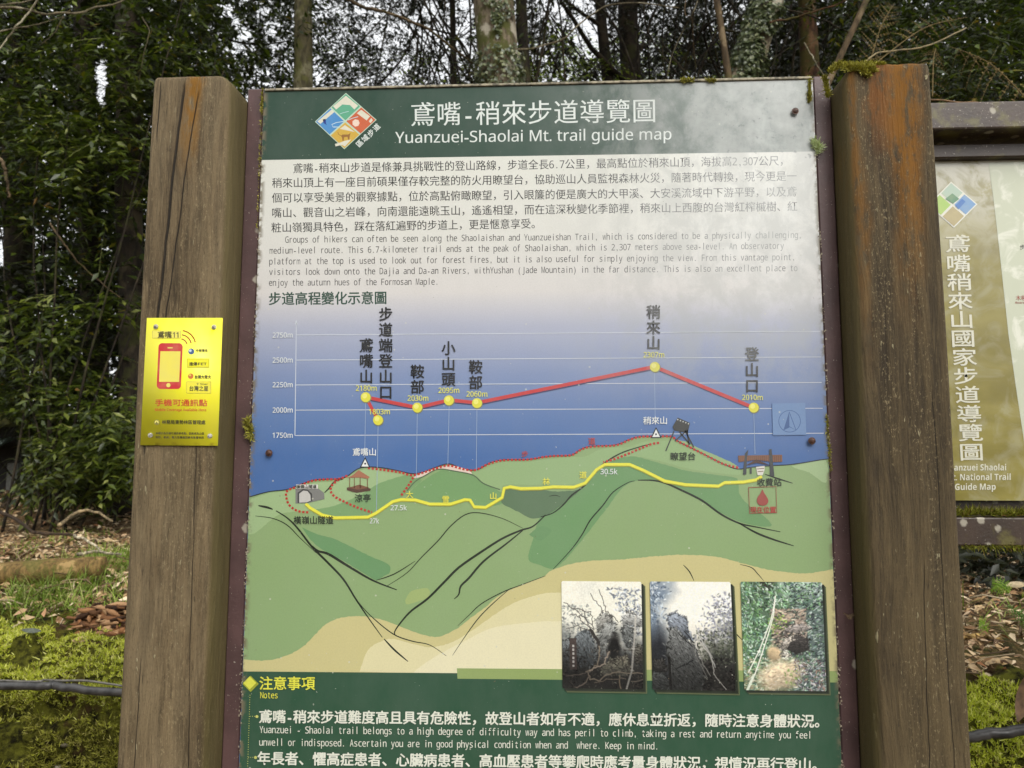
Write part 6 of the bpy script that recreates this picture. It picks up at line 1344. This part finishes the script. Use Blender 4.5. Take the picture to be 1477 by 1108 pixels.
# canopy overhead that keeps the forest floor in shade
A = Acc(); n = 4200; P = np.stack([rg.uniform(-9, 10, n), rg.uniform(4.6, 14, n), rg.uniform(5.0, 8.5, n)], -1); x, y = proj(P); k = y < -110; P = P[k]
sprays(P, rdir(len(P), rg), .7, 10, .17, .6, rg, gap=0, A=A, twig=.004)
setp(link('canopy', A.mesh('canopy'), M_leafB), 'leafy canopy of the wood overhead, above the picture', 'canopy', kind='stuff')
# bare branches crossing the view
for lb, pts, r, mt in (('bare curved branch sweeping across the upper left corner', [(-60, 8, 2.6), (20, 12, 2.7), (65, 20, 2.8), (110, 19, 2.9), (140, 12, 3.0), (175, 2, 3.1), (215, -20, 3.2)], .0085, B_grey),
                       ('bare twig running down to the left edge from the curved branch', [(60, -8, 2.7), (42, 18, 2.7), (22, 40, 2.6), (0, 72, 2.5), (-30, 110, 2.4)], .006, B_grey),
                       ('thin bare branch under the curved one, forking downward', [(-30, 52, 2.8), (30, 40, 2.8), (65, 32, 2.85), (92, 24, 2.9)], .005, B_grey),
                       ('short bare twig hanging from the upper left branches', [(92, 24, 2.9), (78, 48, 2.9), (60, 64, 2.9)], .004, B_grey),
                       ('upper thin branch along the left corner of the picture', [(-40, 12, 2.5), (10, 6, 2.55), (40, 2, 2.6), (80, -14, 2.6)], .0055, B_grey),
                       ('small pale stump of a branch at the left edge', [(-20, 200, 3.4), (2, 232, 3.4), (10, 262, 3.4), (14, 285, 3.4)], .014, B_brown),
                       ('long diagonal brown branch descending from the top between the posts', [(470, -20, 4.2), (505, 2, 4.2), (550, 16, 4.3), (600, 34, 4.4), (640, 58, 4.5), (680, 90, 4.6), (735, 112, 4.7)], .014, B_brown),
                       ('arched grey branch over the gap right of the mossy trunk', [(745, 72, 4.2), (785, 66, 4.3), (815, 54, 4.3), (845, 28, 4.3), (875, 10, 4.3), (915, 4, 4.3), (980, 12, 4.4)], .0085, B_grey),
                       ('mossy green branch rising to the right over the pale trunk', [(1110, 32, 3.6), (1150, 24, 3.6), (1190, 12, 3.5), (1240, -8, 3.5)], .008, B_red),
                       ('crossing dark branch behind the right post top', [(1090, 2, 4.4), (1150, 18, 4.3), (1200, 34, 4.2), (1260, 70, 4.1)], .008, B_dark),
                       ('thin twig slanting down to the mossy post corner', [(1160, 62, 2.8), (1175, 88, 2.5), (1190, 112, 2.3)], .004, B_grey),
                       ('hanging twisted vine left of the slim brown trunk', [(990, -10, 4.4), (988, 20, 4.4), (998, 28, 4.4), (1000, 60, 4.5), (1004, 100, 4.6)], .0045, B_brown),
                       ('pale looping vine above the right part of the title', [(1010, -10, 4.3), (1000, 18, 4.3), (985, 45, 4.4), (970, 78, 4.4), (962, 110, 4.4)], .004, B_grey),
                       ('bare diagonal stick in the shade of the left shrubs', [(72, 322, 3.8), (95, 355, 3.8), (120, 385, 3.9), (175, 432, 4.1)], .008, B_brown),
                       ('slender hanging twig before the climber clad trunk', [(205, 25, 3.4), (215, 45, 3.4), (208, 75, 3.4), (200, 120, 3.5)], .0035, B_grey)):
    W = [at(*p) for p in pts]; V, Q = tube(curve_pts(W, 36, r*.6, len(lb)), np.linspace(r, r*.5, 36), 8, .2, 5); o = link('bare_branch', mesh_np('bare_branch', V, tri(Q), True), mt, loc=tuple(W[0])); setp(o, lb, 'branch')
# many fine background stems between the trunks over the title
rg = np.random.default_rng(81); A = Acc()
for k in range(150):
    px = rg.uniform(560, 1300); Yd = rg.uniform(5.5, 9); a = at(px, rg.uniform(-60, 60), Yd); b_ = at(px+rg.normal()*60, rg.uniform(110, 200), Yd+rg.normal()*.3); m_ = (a+b_)/2+rg.normal(size=3)*.12
    A.add(*tube(curve_pts([a, m_, b_], 9), rg.uniform(.004, .014), 5, 0, k, False))
setp(link('thin_stems', A.mesh('thin_stems', True), B_dark), 'tangle of thin dark stems and lianas between the trunks', 'stems', kind='stuff')

# ================================================================== HUT at the far left
HY = 5.9; hut = empty('hut', (at(-60, 700, HY)[0], HY+1, 1.0), 'small dark hut with a mossy roof and pale corrugated awning at the left edge', 'hut')
hx0, hx1 = at(-190, 640, HY)[0], at(24, 640, HY)[0]; hz = lambda y: at(0, y, HY)[2]
M_hd = flat_mat('dark_boards', (40, 36, 30), .8, .3); M_hr = flat_mat('mossy_roof', (112, 112, 58), .9, .4, 12); M_hc = flat_mat('pale_corrugated', (150, 166, 152), .5, .2); M_hp = flat_mat('grey_door', (120, 120, 112), .6, .2)
link('wall', mesh_bm('wall', box_bm(hx0, hx1, HY+.1, HY+2, .1, hz(615))), M_hd, hut)
bm = bmesh.new(); box_bm(hx0-.1, hx1+.1, HY-.25, HY+2.2, hz(615)+.003, hz(604), .01, 1, bm); link('roof', mesh_bm('roof', bm), M_hr, hut)
k = 26; xs_ = np.linspace(hx0, hx1, k*2); V = []
for i_, x in enumerate(xs_): zz = hz(632)+(.012 if i_ % 2 else 0); V += [(x, HY-.02, zz), (x, HY-.30, zz-.11), (x, HY-.30, zz-.13), (x, HY-.02, zz-.02)]
T = [[i_*4+a, (i_+1)*4+a, (i_+1)*4+(a+1) % 4, i_*4+(a+1) % 4] for i_ in range(k*2-1) for a in range(4)]
link('awning', mesh_np('awning', V, T), M_hc, hut)
link('door', mesh_bm('door', box_bm(at(4, 690, HY)[0], at(19, 690, HY)[0], HY+.05, HY+.097, hz(715), hz(668))), M_hp, hut)
bm = bmesh.new(); box_bm(hx0, hx1+.05, HY-.42, HY-.38, hz(712), hz(707), bm=bm)
for x in np.linspace(hx0, hx1, 9): box_bm(x-.012, x+.012, HY-.415, HY-.385, .3, hz(712)-.003, bm=bm)
link('railing', mesh_bm('railing', bm), M_hd, hut)

# ================================================================== UNSEEN TREES (added behind the viewer to cut sky light and mirror in the panel)
for k, (x, y, h, r) in enumerate(((-7.5, -10, 9, 2.6), (-4.2, -11, 10.5, 2.8), (-1.2, -11.5, 10, 2.4), (-10.5, -8, 9, 2.6), (3.0, -14, 4.6, 1.8), (6.5, -13, 4.0, 1.6))):
    rg = np.random.default_rng(200+k); o = empty('unseen_shade_tree', (x, y, 0), ['second tree from the left of the unseen row across the road', 'tallest tree of the unseen row across the road', 'tall tree at the right end of the unseen high row across the road', 'leftmost tree of the unseen row across the road', 'low round tree right of the unseen tall row across the road', 'lowest tree at the right end of the unseen row across the road'][k], 'tree', 'unseen trees added behind the viewer to shade the panel')
    V, Q = tube(curve_pts([(x, y, -.1), (x+.1, y, h*.4), (x, y, h*.8)], 12), np.linspace(.2, .08, 12), 10, .15, k); link('trunk', mesh_np('trunk', V, tri(Q), True), B_grey, o)
    A = Acc()
    for q in range(5):
        P, dd = blob_pts(np.array([x+rg.normal()*r*.4, y+rg.normal()*.5, h*(.3+.6*q/4)]), (r, r*.7, h*.24), 110, rg); sprays(P, dd+[0, 0, -.2], .7, 9, .26, .55, rg, gap=0, A=A, twig=.004)
    link('crown', A.mesh('crown'), M_leafA, o)
bpy.data.objects.remove(to)
